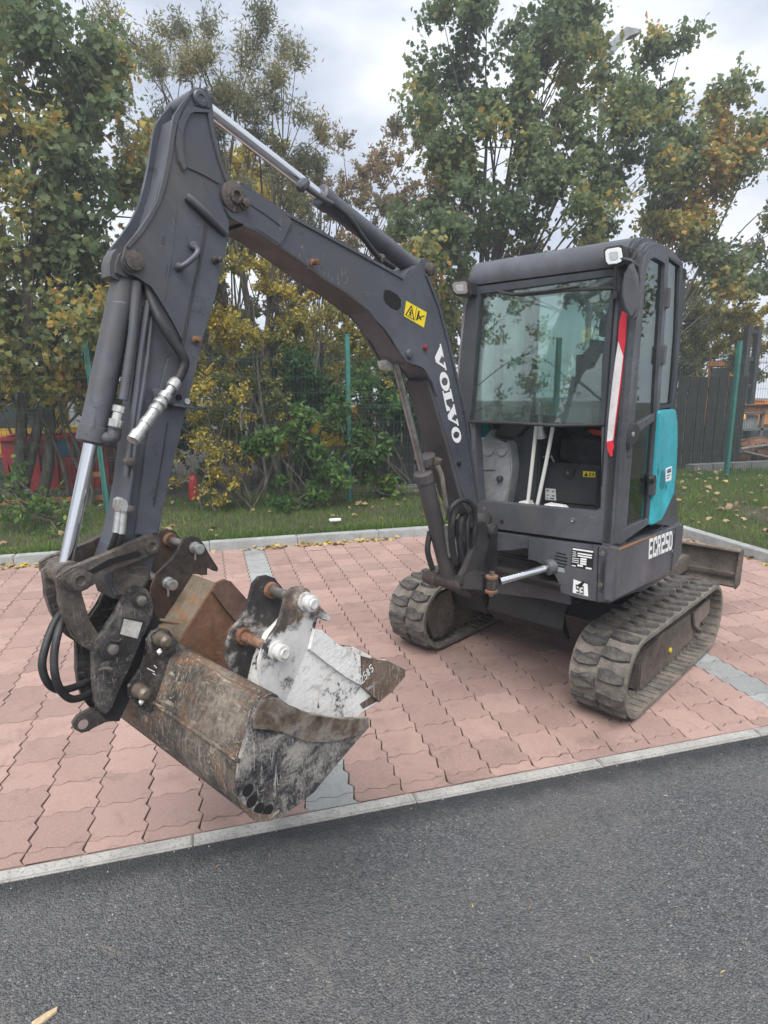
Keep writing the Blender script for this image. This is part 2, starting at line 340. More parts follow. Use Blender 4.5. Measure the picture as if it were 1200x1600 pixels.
# side skirt
SK = prism('left_skirt', [(0.240,0.980),(-0.510,0.956),(-0.597,0.963),(-0.605,0.776),(-0.468,0.701),(0.240,0.731)], .70, .76, M_grey, BODY, bev=.012)
prism('skirt_edge', [(-0.474,0.952),(-0.588,0.961),(-0.594,0.787),(-0.465,0.716)], .7605, .768, M_grey, SK)
prism('orange_scrape', [(0.246,0.984),(0.112,0.983),(-0.032,0.977),(-0.213,0.967),(-0.214,0.962),(-0.003,0.970),(0.110,0.970),(0.237,0.974)], .7612, .7618, mat('orange_primer', None, .7, 0, (.34, .16, .06)), SK, bev=0)
# tail of the body: counterweight ring and engine hood
def ringarc(r, cx, a0, a1, n): return [(cx+r*math.cos(math.radians(a0+(a1-a0)*i/n)), r*math.sin(math.radians(a0+(a1-a0)*i/n))) for i in range(n+1)]
prism('counterweight', ringarc(.73, -.45, 100, 232, 20), .66, .985, M_grey, BODY, ax='z', bev=.03)
HD = prism('engine_hood', ringarc(.585, -.47, 92, 268, 20), .985, 1.50, M_teal, BODY, ax='z', bev=.05)
prism('right_side_cover', [(.02, -.18), (.02, -.24), (-.2, -.42), (-.35, -.52), (-.47, -.56), (-.47, -.18)], .84, 1.25, M_plasd, BODY, ax='z', bev=.04)
# front skirt panel with arched cut-out for the swing cylinder
FP = prism('front_skirt_panel', [(0.740,0.968),(0.648,0.967),(0.470,0.955),(0.271,0.947),(0.277,0.827),(0.321,0.832),(0.372,0.829),(0.426,0.806),(0.457,0.763),(0.466,0.722),(0.468,0.692),(0.560,0.691),(0.667,0.691),(0.716,0.703)], .14, .20, M_grey, BODY, ax='x', bev=.008)
prism('corner_bumper', [(.20, .665), (.20, .715), (.185, .742), (.155, .757), (.10, .76), (.10, .665)], .735, .915, M_grey, FP, ax='z', bev=.01)
prism('panel_seam', [(0.647,0.964),(0.651,0.965),(0.661,0.694),(0.657,0.693)], .2, .2025, M_void, FP, ax='x', bev=0)
prism('upper_beam', [(0.051,0.939),(0.271,0.949),(0.274,0.887),(0.184,0.864),(0.087,0.836),(0.054,0.844)], .10, .20, M_grey, BODY, ax='x', bev=.005)
prism('recess_wall', [(-0.115,0.868),(0.433,0.925),(0.453,0.591),(0.306,0.587),(-0.149,0.532)], .04, .06, M_grey, BODY, ax='x', bev=0)
prism('hose_opening', [(-0.079,0.762),(-0.067,0.780),(0.001,0.796),(0.018,0.784),(0.021,0.714),(0.005,0.689),(-0.063,0.660),(-0.081,0.679)], .061, .068, M_void, BODY, ax='x', bev=.001)
prism('recess_floor', [(.20, -.16), (.20, .47), (.0, .47), (.0, -.16)], .725, .745, M_black, BODY, ax='z')
# horn grille slots
for i in range(5):
    y = 862+i*6.2; hw = [9, 12, 12, 12, 9][i]
    prism('speaker_slot', [tuple(p) for p in [(0.453,0.891),(0.447,0.889)]][:0] or [(.463+dx*1.0, .895-i*.0165+dz-.004*0) for dx, dz in ((-hw*.0028, .004), (hw*.0028, .0025), (hw*.0028, -.004), (-hw*.0028, -.0025))], .2003, .2015, M_void, FP, ax='x', bev=0)
# rating plate, noise sticker
NP = prism('rating_plate', [(0.518,0.938),(0.629,0.942),(0.629,0.845),(0.518,0.841)], .2004, .2012, M_kpaint, FP, ax='x', bev=0)
f = quadmap([(0.518,0.841),(0.629,0.845),(0.629,0.942),(0.518,0.938)], 0)
decal('rating_plate_print', [[(a, b), (c, b), (c, d), (a, d)] for a, b, c, d in ((.04, .88, .97, .96), (.28, .70, .93, .77), (.28, .58, .93, .65), (.04, .76, .2, .79), (.04, .66, .22, .69), (.04, .56, .22, .59), (.42, .44, .70, .53), (.42, .32, .70, .41), (.42, .20, .70, .29), (.04, .44, .36, .47), (.04, .34, .36, .37), (.04, .24, .36, .27), (.04, .04, .22, .09), (.3, .08, .55, .17), (.68, .02, .95, .10))], f, .2013, M_wpaint, NP, ax='x')
prism('small_white_plate', [(0.438,0.829),(0.484,0.828),(0.486,0.802),(0.438,0.802)], .2004, .2012, M_plas, FP, ax='x', bev=0)
NS = prism('noise_sticker', [(0.535,0.780),(0.608,0.770),(0.615,0.711),(0.535,0.712)], .2004, .2012, M_wpaint, FP, ax='x', bev=0)
prism('sticker_wedge', [(0.556,0.756),(0.590,0.786),(0.591,0.773),(0.573,0.743)], .2013, .2018, M_kpaint, NS, ax='x', bev=0)
def digits(ch):
    R = lambda a, b, c, d: [(a, b), (c, b), (c, d), (a, d)]
    D = {'9': [R(0, .45, .22, 1), R(.22, .84, .78, 1), R(.78, 0, 1, 1), R(.22, .42, .78, .58), R(.1, 0, .78, .16)], '3': [R(0, .84, .8, 1), R(.78, 0, 1, 1), R(.2, .42, .78, .58), R(0, 0, .78, .16)],
         'E': [R(0, 0, .28, 1), R(.28, .82, 1, 1), R(.28, .41, .85, .59), R(.28, 0, 1, .18)], 'C': [R(0, .08, .28, .92), R(.1, .82, 1, 1), R(.1, 0, 1, .18), R(.72, .64, 1, .86), R(.72, .14, 1, .36)],
         'R': [R(0, 0, .28, 1), R(.28, .82, .9, 1), R(.72, .50, 1, .9), R(.28, .40, .9, .57), [(.45, .42), (.72, .42), (1, 0), (.7, 0)]], '2': [R(0, .82, .9, 1), R(.72, .48, 1, .9), R(.1, .41, .9, .59), R(0, .1, .28, .5), R(0, 0, 1, .18)],
         '5': [R(0, .82, 1, 1), R(0, .45, .28, .85), R(.0, .42, .9, .60), R(.72, .1, 1, .52), R(0, 0, .9, .18)], 'D': [R(0, 0, .28, 1), [(.28, .82), (.62, .82), (.72, 1), (.28, 1)], [(.62, .82), (.72, .72), (1, .72), (.72, 1)], R(.72, .28, 1, .72), [(.72, .28), (.62, .18), (.72, 0), (1, .28)], [(.28, 0), (.72, 0), (.62, .18), (.28, .18)]]}
    return D[ch]
def word(name, s, q, lv, m, par, mw=None, ax='y', gap=.16, th=.0012):
    f = quadmap(q, 0); n = len(s); w = 1/(n+(n-1)*gap); bm = bmesh.new()
    for i, ch in enumerate(s):
        if ch == ' ': continue
        for k, p in enumerate(digits(ch)): add_prism(bm, [f(i*w*(1+gap)+x*w, y) for x, y in p], lv, lv+th+.00003*k, ax)
    return obj(name, bm, m, par, mw, 0)
word('noise_sticker_number', '93', [(0.552,0.716),(0.592,0.715),(0.589,0.757),(0.549,0.757)], .2013, M_kpaint, NS, ax='x')
word('model_lettering', 'ECR25D', [(-0.134,0.854),(-0.463,0.841),(-0.442,0.947),(-0.124,0.960)], .7606, M_wpaint, SK, gap=.20)
for p in [(0.668,0.933),(0.669,0.780)]: lathe('skirt_bolt', (.198, p[0], p[1]), (1, 0, 0), [(0, .014), (.004, .014), (.006, .009)], M_pin, FP, n=12)
for p in [(-0.469,0.930),(-0.475,0.826)]: lathe('skirt_bolt', (p[0], .758, p[1]), (0, 1, 0), [(0, .012), (.004, .012), (.006, .008)], M_pin, SK, n=12)
# swing cylinder
def cylrod(name, a, b, r0, r1, split, parent, mw=None, m0=M_boom, m1=M_chrome, gland=1.12):
    a, b = Vector(a), Vector(b); c = a.lerp(b, split); d = (b-a).normalized(); L0 = (c-a).length
    o = lathe(name, a, d, [(0, r0*.8), (.008, r0), (L0-.05, r0), (L0-.048, r0*gland), (L0-.006, r0*gland), (L0, r0*.9)], m0, parent, mw)
    bm = bmesh.new(); add_lathe(bm, c-d*.01, d, [(0, r1), ((b-c).length+.01, r1)]); rod = obj('piston_rod', bm, m1, parent, mw); return o, rod
cylrod('swing_cylinder', (.0, .52, .855), [(0.440,0.271,0.769)][0], .036, .020, .50, BODY, None, M_grey)
# ---------------------------------------------------------------- cab
CAB = prism('cab_floor_panel', [(-0.065,1.093),(0.168,1.102),(0.421,1.112),(0.605,1.122),(0.624,1.124),(0.644,1.154),(0.731,1.154),(0.732,0.980),(0.429,0.972),(0.043,0.957),(-0.018,0.951)], .13, .19, M_grey, EX, ax='x', bev=.006)
prism('cab_floor', [(.14, -.12), (.14, .735), (-.42, .735), (-.42, -.12)], .945, .965, M_plasd, CAB, ax='z')
prism('front_pillar', [(0.634,2.175),(0.656,2.183),(0.740,2.237),(0.737,2.133),(0.727,1.872),(0.723,1.543),(0.733,1.139),(0.639,1.126),(0.622,1.516)], .12, .19, M_grey, CAB, ax='x', bev=.008)
prism('front_pillar_corner', [(.19, .66), (.19, .70), (.183, .722), (.165, .738), (.12, .742), (.12, .66)], .96, 2.26, M_grey, CAB, ax='z', bev=.0)
prism('door_seal_gap', [(0.643,2.119),(0.648,2.119),(0.641,1.517),(0.643,1.247),(0.636,1.247),(0.635,1.517)], .1902, .1912, M_void, CAB, ax='x', bev=0)
prism('window_frame_right', [(-0.118,2.199),(-0.055,2.186),(-0.066,2.032),(-0.096,1.579),(-0.107,1.504),(-0.183,1.508),(-0.184,1.711),(-0.168,1.909),(-0.144,2.101)], .13, .20, M_plasd, CAB, ax='x', bev=.006)
prism('outer_pillar', [(-0.152,2.242),(-0.127,2.226),(-0.170,2.138),(-0.201,1.912),(-0.217,1.711),(-0.217,1.505),(-0.099,1.018),(-0.205,1.004),(-0.253,1.538),(-0.235,1.711),(-0.204,2.044),(-0.183,2.197)], .06, .15, M_plas, CAB, ax='x', bev=.01)
prism('window_frame_lower_right', [(-0.110,1.510),(-0.085,1.505),(-0.060,1.240),(-0.039,1.095),(-0.085,1.090)], .12, .18, M_grey, CAB, ax='x', bev=.002)
prism('window_frame_strip', [(0.607,1.821),(0.627,2.123),(0.641,2.121),(0.636,1.528),(0.618,1.528)], .186, .198, M_plasd, CAB, ax='x', bev=.001)
GL = prism('windscreen', [(-0.089,2.179),(0.633,2.171),(0.632,1.527),(-0.122,1.516)], .176, .181, M_glass, CAB, ax='x', bev=0)
prism('windscreen_top_seal', [(-0.118,2.196),(0.639,2.196),(0.641,2.167),(-0.105,2.157)], .17, .197, M_plasd, CAB, ax='x', bev=.002)
tube('windscreen_bottom_bar', [(0.190,-0.123,1.515),(0.190,0.150,1.517),(0.190,0.399,1.515),(0.190,0.630,1.529)], .008, M_black, CAB)
# wiper
tube('wiper_arm', [(0.200,0.049,2.160),(0.215,0.140,2.135),(0.215,0.312,2.133),(0.210,0.484,2.139)], .006, M_black, CAB, n=8)
prism('wiper_blade', [(0.041,2.151),(0.207,2.141),(0.641,2.125),(0.642,2.112),(0.407,2.127),(0.215,2.129),(0.100,2.136)], .203, .212, M_black, CAB, ax='x', bev=.001)
prism('wiper_motor_cover', [(-0.078,2.155),(-0.016,2.155),(0.033,2.086),(0.029,2.077),(-0.088,2.077)], .12, .16, M_plasd, CAB, ax='x')
prism('interior_mirror', [(0.017,2.148),(0.077,2.148),(0.079,2.105),(0.050,2.080),(0.048,2.046),(0.033,2.035),(-0.010,2.041),(-0.018,2.054),(-0.012,2.094)], .11, .13, M_plas, CAB, ax='x', bev=.005)
prism('latch_left', [(-0.064,2.058),(-0.029,2.056),(-0.028,2.024),(-0.067,2.027)], .15, .172, M_plas, CAB, ax='x'); prism('latch_right', [(0.590,2.059),(0.628,2.061),(0.628,2.024),(0.589,2.029)], .15, .172, M_plas, CAB, ax='x')
# roof
RF = prism('cab_roof', [(.195, 2.205), (.203, 2.235), (.195, 2.275), (.165, 2.308), (.12, 2.326), (.04, 2.336), (-.20, 2.332), (-.40, 2.31), (-.435, 2.29), (-.435, 2.255), (.10, 2.235)], -.135, .70, M_grey, CAB, bev=.012)
prism('roof_edge_right', [(.12, 2.20), (.17, 2.245), (.14, 2.29), (.05, 2.318), (-.40, 2.29), (-.40, 2.2)], -.165, -.13, M_grey, RF, bev=.02)
prism('roof_edge_left', [(0.191,2.133),(0.183,2.198),(0.156,2.265),(0.114,2.296),(0.060,2.312),(-0.020,2.313),(-0.177,2.306),(-0.319,2.277),(-0.315,2.256),(-0.145,2.271),(0.017,2.279),(0.073,2.271),(0.123,2.239),(0.156,2.162)], .69, .74, M_grey, RF, bev=.014)
# door (side face)
DR = empty('tmp'); bpy.data.objects.remove(DR)
def ringprism(name, outer, inner, a, b, m, parent, **k):
    """frame between two closed outlines with the same point count"""
    bm = bmesh.new(); n = len(outer)
    V = [[bm.verts.new((p[0], t, p[1])) for p in Q] for t in (a, b) for Q in (outer, inner)]
    for A, B in ((V[0], V[1]), (V[2], V[3]), (V[0], V[2]), (V[1], V[3])):
        for i in range(n): j = (i+1) % n; bm.faces.new((A[i], A[j], B[j], B[i]))
    return obj(name, bm, m, parent, **k)
DR = ringprism('cab_door', [(0.194,0.992),(0.200,1.230),(0.213,1.461),(0.210,1.600),(0.209,1.817),(0.195,2.029),(0.180,2.159),(0.154,2.234),(0.112,2.270),(0.045,2.290),(-0.037,2.288),(-0.108,2.279),(-0.125,2.138),(-0.131,1.941),(-0.144,1.708),(-0.152,1.527),(-0.160,1.342),(-0.160,1.036)],
                           [(0.177,1.055),(0.189,1.243),(0.190,1.445),(0.176,1.599),(0.172,1.764),(0.153,1.953),(0.143,2.111),(0.125,2.196),(0.098,2.233),(0.058,2.246),(-0.025,2.241),(-0.071,2.236),(-0.083,2.120),(-0.092,1.939),(-0.104,1.708),(-0.119,1.529),(-0.119,1.346),(-0.130,1.060)], .722, .748, M_grey, CAB)
prism('door_mid_bar', [(0.193,1.397),(0.157,1.508),(0.091,1.533),(-0.097,1.572),(-0.097,1.536),(0.064,1.503),(0.132,1.444),(0.184,1.385)], .725, .7485, M_grey, DR, bev=.003)
prism('door_glass_upper', [(0.154,1.530),(0.166,1.598),(0.155,1.764),(0.136,1.954),(0.126,2.114),(0.108,2.199),(0.080,2.236),(0.040,2.249),(-0.043,2.244),(-0.090,2.239),(-0.101,2.122),(-0.111,1.940),(-0.123,1.708),(-0.130,1.565),(0.053,1.525)], .729, .733, M_glass2, DR, bev=0)
prism('door_glass_lower', [(0.160,1.051),(0.164,1.240),(0.171,1.394),(0.097,1.452),(0.035,1.507),(-0.128,1.540),(-0.138,1.343),(-0.149,1.056)], .729, .733, M_glass2, DR, bev=0)
HN = prism('door_handle', [(0.183,1.532),(0.143,1.539),(0.111,1.520),(0.099,1.494),(0.121,1.461),(0.173,1.439),(0.204,1.421),(0.212,1.461),(0.198,1.500)], .748, .762, M_black, DR, bev=.003)
lathe('door_lock', ([(0.179,1.491)][0][0], .76, [(0.179,1.491)][0][1]), (0, 1, 0), [(0, .012), (.006, .012), (.008, .006)], M_plas, HN, n=12)
prism('door_grab_handle', [(0.007,1.634),(-0.028,1.644),(-0.063,1.626),(-0.065,1.576),(-0.029,1.568),(0.005,1.587)], .70, .715, M_black, DR, bev=.004)
prism('orange_warning_label', [(0.165,1.802),(0.122,1.797),(0.107,1.754),(0.162,1.753)], .7335, .7345, mat('orange_label', None, .5, 0, (.55, .32, .04)), DR, bev=0)
prism('rear_window_frame', [(-0.101,2.275),(-0.308,2.271),(-0.321,2.187),(-0.347,1.952),(-0.356,1.707),(-0.357,1.594),(-0.130,1.589),(-0.120,1.708),(-0.159,1.606),(-0.318,1.611),(-0.320,1.707),(-0.312,1.950),(-0.279,2.182),(-0.270,2.252),(-0.135,2.266)], .722, .744, M_plasd, CAB, bev=.002)
prism('rear_side_window', [(-0.138,2.267),(-0.290,2.256),(-0.299,2.185),(-0.332,1.952),(-0.341,1.707),(-0.339,1.604),(-0.171,1.599),(-0.163,1.708),(-0.158,1.943),(-0.152,2.141)], .729, .733, M_glass2, CAB, bev=0)
for p in [(-0.122,2.092),(-0.132,1.840)]: box('door_hinge', (p[0]-.012, .744, p[1]-.045), (p[0]+.016, .762, p[1]+.045), M_grey, CAB)
prism('rear_skirt_filler', [(-0.237,1.014),(-0.186,1.556),(-0.458,1.513),(-0.534,1.134),(-0.625,0.928)], .60, .73, M_grey, CAB, bev=.002)
TL = prism('teal_rear_cover', [(-0.123,1.574),(-0.136,1.586),(-0.330,1.586),(-0.351,1.576),(-0.382,1.523),(-0.406,1.425),(-0.423,1.285),(-0.428,1.150),(-0.379,1.126),(-0.337,1.079),(-0.278,1.028),(-0.161,1.021),(-0.134,1.032),(-0.130,1.283)], .731, .758, M_teal, CAB, bev=.006)
q = [(-0.225,1.277),(-0.163,1.296),(-0.295,1.201)]
prism('cover_recess_shade', [(-0.207,1.250),(-0.208,1.285),(-0.232,1.292),(-0.261,1.276),(-0.279,1.236),(-0.271,1.198),(-0.238,1.192),(-0.216,1.211)], .7582, .7592, mat('teal_recess_shade', None, .5, 0, (.012, .17, .20)), TL, bev=0)  # flat patches in darker teal, painting the shade of the cover's hollows
for a, b in ((0, .011), (1, .009), (2, .010)): pass
prism('cover_recess_shade', [(-0.160,1.296),(-0.170,1.305),(-0.189,1.293),(-0.185,1.275),(-0.169,1.273)], .7582, .7592, mat('teal_recess_shade', None, .5, 0, (.012, .17, .20)), TL, bev=0)
prism('cover_recess_shade', [(-0.285,1.212),(-0.302,1.213),(-0.310,1.196),(-0.301,1.181),(-0.290,1.189)], .7582, .7592, mat('teal_recess_shade', None, .5, 0, (.012, .17, .20)), TL, bev=0)
LB = prism('cover_label', [(-0.270,1.295),(-0.353,1.298),(-0.361,1.226),(-0.282,1.226)], .7584, .7594, M_wpaint, TL, bev=0)
f = quadmap([(-0.282,1.226),(-0.361,1.226),(-0.353,1.298),(-0.270,1.295)], 0)
decal('cover_label_print', [[(.2, .80), (.85, .80), (.85, .88), (.2, .88)], [(.2, .62), (.85, .62), (.85, .76), (.2, .76)], [(.15, .40), (.75, .40), (.75, .46), (.15, .46)], [(.15, .22), (.6, .22), (.6, .27), (.15, .27)]], f, .7596, mat('blue_print', None, .5, 0, (.04, .05, .14)), LB)
lathe('cover_latch', ([(-0.116,1.259)][0][0], .745, [(-0.116,1.259)][0][1]), (0, 1, 0), [(0, .02), (.02, .02)], M_black, TL, n=10)
box('door_hinge', ([(-0.131,1.226)][0][0]-.012, .744, [(-0.131,1.226)][0][1]-.05), ([(-0.131,1.226)][0][0]+.02, .765, [(-0.131,1.226)][0][1]+.03), M_grey, CAB)
# rear and right-hand cab posts, rear glass
for nm, lo, hi in (('rear_post', (-.43, .66, 1.50), (-.37, .72, 2.26)), ('rear_post', (-.43, -.13, .96), (-.37, -.08, 2.26)), ('rear_cross_rail', (-.43, -.13, 1.46), (-.38, .72, 1.53)), ('rear_cross_rail', (-.43, -.13, 2.20), (-.38, .72, 2.26)), ('middle_post', (-.10, -.13, .96), (-.06, -.10, 2.26)), ('rear_bulkhead', (-.43, -.13, .96), (-.38, .72, 1.47))):
    box(nm, lo, hi, M_plasd, CAB)
box('rear_window', (-.41, -.09, 1.52), (-.405, .67, 2.21), M_glass2, CAB, bev=0)
box('right_side_window', (-.38, -.125, 1.42), (.10, -.121, 2.21), M_glass2, CAB, bev=0)
# interior
prism('right_console', [(-0.168,1.362),(-0.066,1.466),(-0.060,1.418),(0.038,1.410),(0.055,1.390),(0.075,1.282),(0.070,1.213),(0.048,1.070),(-0.125,1.063)], -.16, .06, M_plas, CAB, ax='x', bev=.008)
for p, r in zip([(-0.076,1.356),(0.015,1.356)], (.036, .028)): lathe('console_vent', (.058, p[0], p[1]), (1, 0, .25), [(0, r), (.006, r), (.008, r*.85), (.004, r*.75)], M_plas, CAB)
lathe('console_knob', (.06, [(0.011,1.206)][0][0], [(0.011,1.206)][0][1]), (1, 0, 0), [(0, .017), (.02, .017), (.026, .012)], M_black, CAB, n=10)
prism('console_ledge', [(-0.159,1.348),(-0.027,1.316),(-0.025,1.249),(-0.134,1.236)], .04, .068, M_plas, CAB, ax='x')
prism('control_tower', [(-0.020,1.448),(0.145,1.497),(0.198,1.486),(0.189,1.060),(-0.020,1.033)], -.30, -.02, M_plasd, CAB, ax='x', bev=.01)
prism('joystick_console', [(-0.068,1.445),(-0.016,1.492),(0.114,1.508),(0.130,1.488),(0.075,1.432),(-0.051,1.428)], -.18, .02, M_black, CAB, ax='x', bev=.006)
lathe('joystick_boot', (.02, [(-0.084,1.419)][0][0], 1.40), (0, 0, 1), [(-.06, .035), (0, .018), (.03, .014), (.10, .014), (.11, .024), (.18, .022), (.19, .01)], M_black, CAB)
lathe('joystick_boot', (-.03, [(0.190,1.514)][0][0], 1.47), (.2, 0, 1), [(-.04, .03), (0, .02), (.03, .012), (.08, .012), (.09, .02), (.14, .018), (.15, .01)], M_zinc, CAB)
for a in ([(0.090,0.231,1.500),(0.100,0.222,1.290),(0.110,0.210,1.069)], [(0.090,0.324,1.501),(0.100,0.301,1.314),(0.110,0.264,1.076)]): tube('travel_lever', a, .010, mat('pale_lever', None, .4, .1, (.62, .62, .58)), CAB)
for q in ([(0.157,1.089),(0.172,1.108),(0.210,1.113),(0.226,1.092)], [(0.310,1.096),(0.320,1.114),(0.405,1.112),(0.420,1.101)]): prism('foot_pedal', q, .06, .13, M_tapew, CAB, ax='x', bev=.003)
SB = prism('seat_box', [(0.163,1.287),(0.502,1.315),(0.509,1.064),(0.161,1.027)], -.36, -.10, M_plasd, CAB, ax='x', bev=.008)
prism('seat_box_lid', [(0.190,1.265),(0.493,1.279),(0.492,1.096),(0.192,1.082)], -.10, -.088, M_plasd, SB, ax='x', bev=.004)
prism('lid_latch', [(0.303,1.280),(0.372,1.279),(0.360,1.238),(0.343,1.226),(0.328,1.228),(0.313,1.240)], -.088, -.074, M_black, SB, ax='x'); lathe('latch_button', (-.075, [(0.336,1.253)][0][0], [(0.336,1.253)][0][1]), (1, 0, 0), [(0, .01), (.005, .008)], M_pin, SB, n=10)
YL = prism('yellow_label', [(0.411,1.269),(0.477,1.271),(0.479,1.242),(0.413,1.239)], -.0875, -.0868, M_yel, SB, ax='x', bev=0)
f = quadmap([(0.413,1.239),(0.479,1.242),(0.477,1.271),(0.411,1.269)], 0)
decal('yellow_label_print', [[(.10, .12), (.42, .12), (.26, .85)], [(.52, .2), (.9, .2), (.9, .3), (.52, .3)], [(.52, .65), (.9, .65), (.9, .75), (.52, .75)], [(.52, .3), (.6, .3), (.6, .65), (.52, .65)], [(.82, .3), (.9, .3), (.9, .65), (.82, .65)]], f, -.0866, M_kpaint, YL, ax='x')
WL = prism('white_label', [(0.201,1.155),(0.261,1.158),(0.269,1.096),(0.204,1.092)], -.0875, -.0868, M_wpaint, SB, ax='x', bev=0)
f = quadmap([(0.204,1.092),(0.269,1.096),(0.261,1.158),(0.201,1.155)], 0)
decal('white_label_print', [[(.1, .75), (.35, .75), (.35, .88), (.1, .88)], [(.65, .7), (.88, .7), (.88, .85), (.65, .85)], [(.15, .38), (.35, .38), (.35, .46), (.15, .46)], [(.62, .33), (.9, .33), (.9, .46), (.62, .46)], [(.12, .1), (.3, .1), (.3, .18), (.12, .18)], [(.45, .08), (.85, .08), (.85, .22), (.45, .22)]], f, -.0866, mat('grey_print', None, .6, 0, (.2, .2, .2)), WL, ax='x')
def cushion(name, lo, hi, m, parent, seed=0, amp=.014, cuts=9):
    bm = bmesh.new(); bmesh.ops.create_cube(bm, size=1)
    bmesh.ops.bevel(bm, geom=bm.edges[:], offset=.16, segments=3, affect='EDGES'); bmesh.ops.subdivide_edges(bm, edges=bm.edges[:], cuts=3, use_grid_fill=True)
    for v in bm.verts:
        p = Vector([(lo[i]+hi[i])/2+v.co[i]*(hi[i]-lo[i]) for i in range(3)])
        q = p*11+Vector((seed, 0, 0)); d = noise.noise(q)*amp+noise.ridged_multi_fractal(Vector((q.x*.4, q.y*.5, q.z*1.2)), 1, 2, 3, 1, 2)*amp*.5
        v.co = p+Vector((d, d*.3, d))
    return obj(name, bm, m, parent, smooth=180)
ST = cushion('seat_cushion', (-.38, .24, 1.265), (-.115, .71, 1.45), M_seat, CAB, 1, .022)
cushion('seat_backrest', (-.37, .26, 1.42), (-.22, .70, 1.93), M_seat, ST, 3); cushion('seat_headrest', (-.37, .36, 1.92), (-.27, .60, 2.08), M_seat, ST, 5)
tube('seat_belt', [(-.10, .69, 1.452), (-.11, .52, 1.462), (-.16, .40, 1.466)], .016, mat('red_belt', None, .6, 0, (.50, .06, .04)), ST, n=6)
prism('seat_side_cover', [(0.223,1.511),(0.243,1.552),(0.264,1.579),(0.303,1.645),(0.340,1.674),(0.423,1.684),(0.434,1.513)], -.20, -.10, M_plas, CAB, ax='x', bev=.006)
prism('left_armrest', [(0.384,1.740),(0.414,1.802),(0.499,1.770),(0.498,1.678),(0.424,1.653),(0.357,1.630)], -.20, -.05, M_black, CAB, ax='x', bev=.01)
tube('seat_adjust_handle', [(-0.060,0.176,1.326),(-0.040,0.255,1.337),(-0.040,0.271,1.308)], .006, M_plas, CAB, n=8)
# striped tape down the left front pillar
tp = [(0.684,2.018),(0.705,2.000),(0.701,1.899),(0.700,1.840),(0.692,1.709),(0.684,1.541),(0.681,1.413),(0.677,1.392),(0.652,1.454),(0.651,1.554),(0.657,1.709),(0.665,1.847),(0.669,1.955)]
ST2 = prism('barrier_tape', [(0.681,2.018),(0.705,2.003),(0.706,1.872),(0.701,1.830),(0.674,1.895),(0.673,1.968)], .1915, .196, M_red, CAB, ax='x', bev=0)
prism('barrier_tape', [(0.674,1.895),(0.701,1.830),(0.695,1.709),(0.686,1.556),(0.681,1.462),(0.653,1.454),(0.654,1.555),(0.660,1.709),(0.667,1.820)], .1915, .195, M_tapew, CAB, ax='x', bev=0)
prism('barrier_tape', [(0.653,1.454),(0.681,1.462),(0.689,1.433),(0.682,1.410),(0.686,1.393),(0.677,1.386),(0.667,1.403),(0.660,1.414)], .1915, .197, M_red, CAB, ax='x', bev=0)
prism('barrier_tape_edge', [(0.701,1.830),(0.704,1.838),(0.701,1.709),(0.690,1.556),(0.685,1.462),(0.681,1.462),(0.686,1.556),(0.695,1.709)], .1918, .1955, M_red, CAB, ax='x', bev=0)
# work lamps
def lamp(name, q, x0, x1, lens, m_l):
    o = prism(name, q, x0, x1, M_black, CAB, ax='x', bev=.01); c = (sum(p[0] for p in q)/len(q), sum(p[1] for p in q)/len(q))
    prism('lamp_lens', [lerp(c, p, lens) for p in q], x1-.002, x1+.003, m_l, o, ax='x', bev=.002)
    prism('lamp_reflector', [lerp(c, p, lens*.55) for p in q], x1+.003, x1+.0045, mat('reflector', None, .2, 1, (.8, .8, .8)), o, ax='x', bev=.001); return o
lamp('roof_work_lamp', [(0.599,2.269),(0.613,2.280),(0.676,2.281),(0.691,2.272),(0.702,2.227),(0.696,2.203),(0.672,2.196),(0.624,2.197),(0.608,2.216)], .17, .245, .76, M_lens)
lamp('side_work_lamp', [(-0.208,2.217),(-0.192,2.231),(-0.100,2.230),(-0.080,2.210),(-0.074,2.154),(-0.094,2.144),(-0.166,2.150),(-0.195,2.172)], .16, .26, .72, M_lens2)
tube('lamp_bracket', [(0.160,-0.177,2.234),(0.140,-0.143,2.245),(0.120,-0.125,2.242)], .009, M_zinc, CAB, n=8)
tube('lamp_cable', [(0.180,-0.128,2.157),(0.160,-0.165,2.105),(0.140,-0.192,2.083)], .005, M_black, CAB, n=6)
tube('aerial_cable', [(0.140,0.720,2.307),(0.190,0.711,2.263),(0.200,0.698,2.238),(0.205,0.691,2.249),(0.205,0.701,2.265),(0.205,0.726,2.257),(0.205,0.733,2.236),(0.200,0.713,2.219),(0.200,0.685,2.225)], .003, M_black, CAB, n=6, curve=True)
# mirror
MR = prism('side_mirror', [(0.740,2.197),(0.756,2.156),(0.768,2.105),(0.775,2.018),(0.772,1.983),(0.762,1.973),(0.746,1.982),(0.724,2.017),(0.707,2.069),(0.705,2.124),(0.714,2.156),(0.727,2.189)], .235, .275, worn('mirror_shell', (.060, .062, .070), (.05, .05, .05), .3, .7), CAB, ax='x', bev=.012)
tube('mirror_bracket', [(0.200,0.648,2.086),(0.220,0.651,2.165),(0.230,0.661,2.209),(0.240,0.683,2.225),(0.240,0.722,2.212),(0.220,0.745,2.189),(0.200,0.744,2.131),(0.190,0.735,2.089)], .009, M_black, CAB, n=8)
prism('mirror_clamp', [(0.646,2.098),(0.663,2.097),(0.665,2.068),(0.648,2.069)], .19, .22, M_black, CAB, ax='x')
for p in [(0.000,1.052),(0.509,1.068)]: lathe('cab_bolt', (.19, p[0], p[1]), (1, 0, 0), [(0, .012), (.004, .012), (.005, .008), (.002, .005)], M_pin, CAB, n=12)
lathe('cab_plug', (.19, [(0.111,1.002)][0][0], [(0.111,1.002)][0][1]), (1, 0, 0), [(0, .010), (.003, .009)], M_void, CAB, n=12)
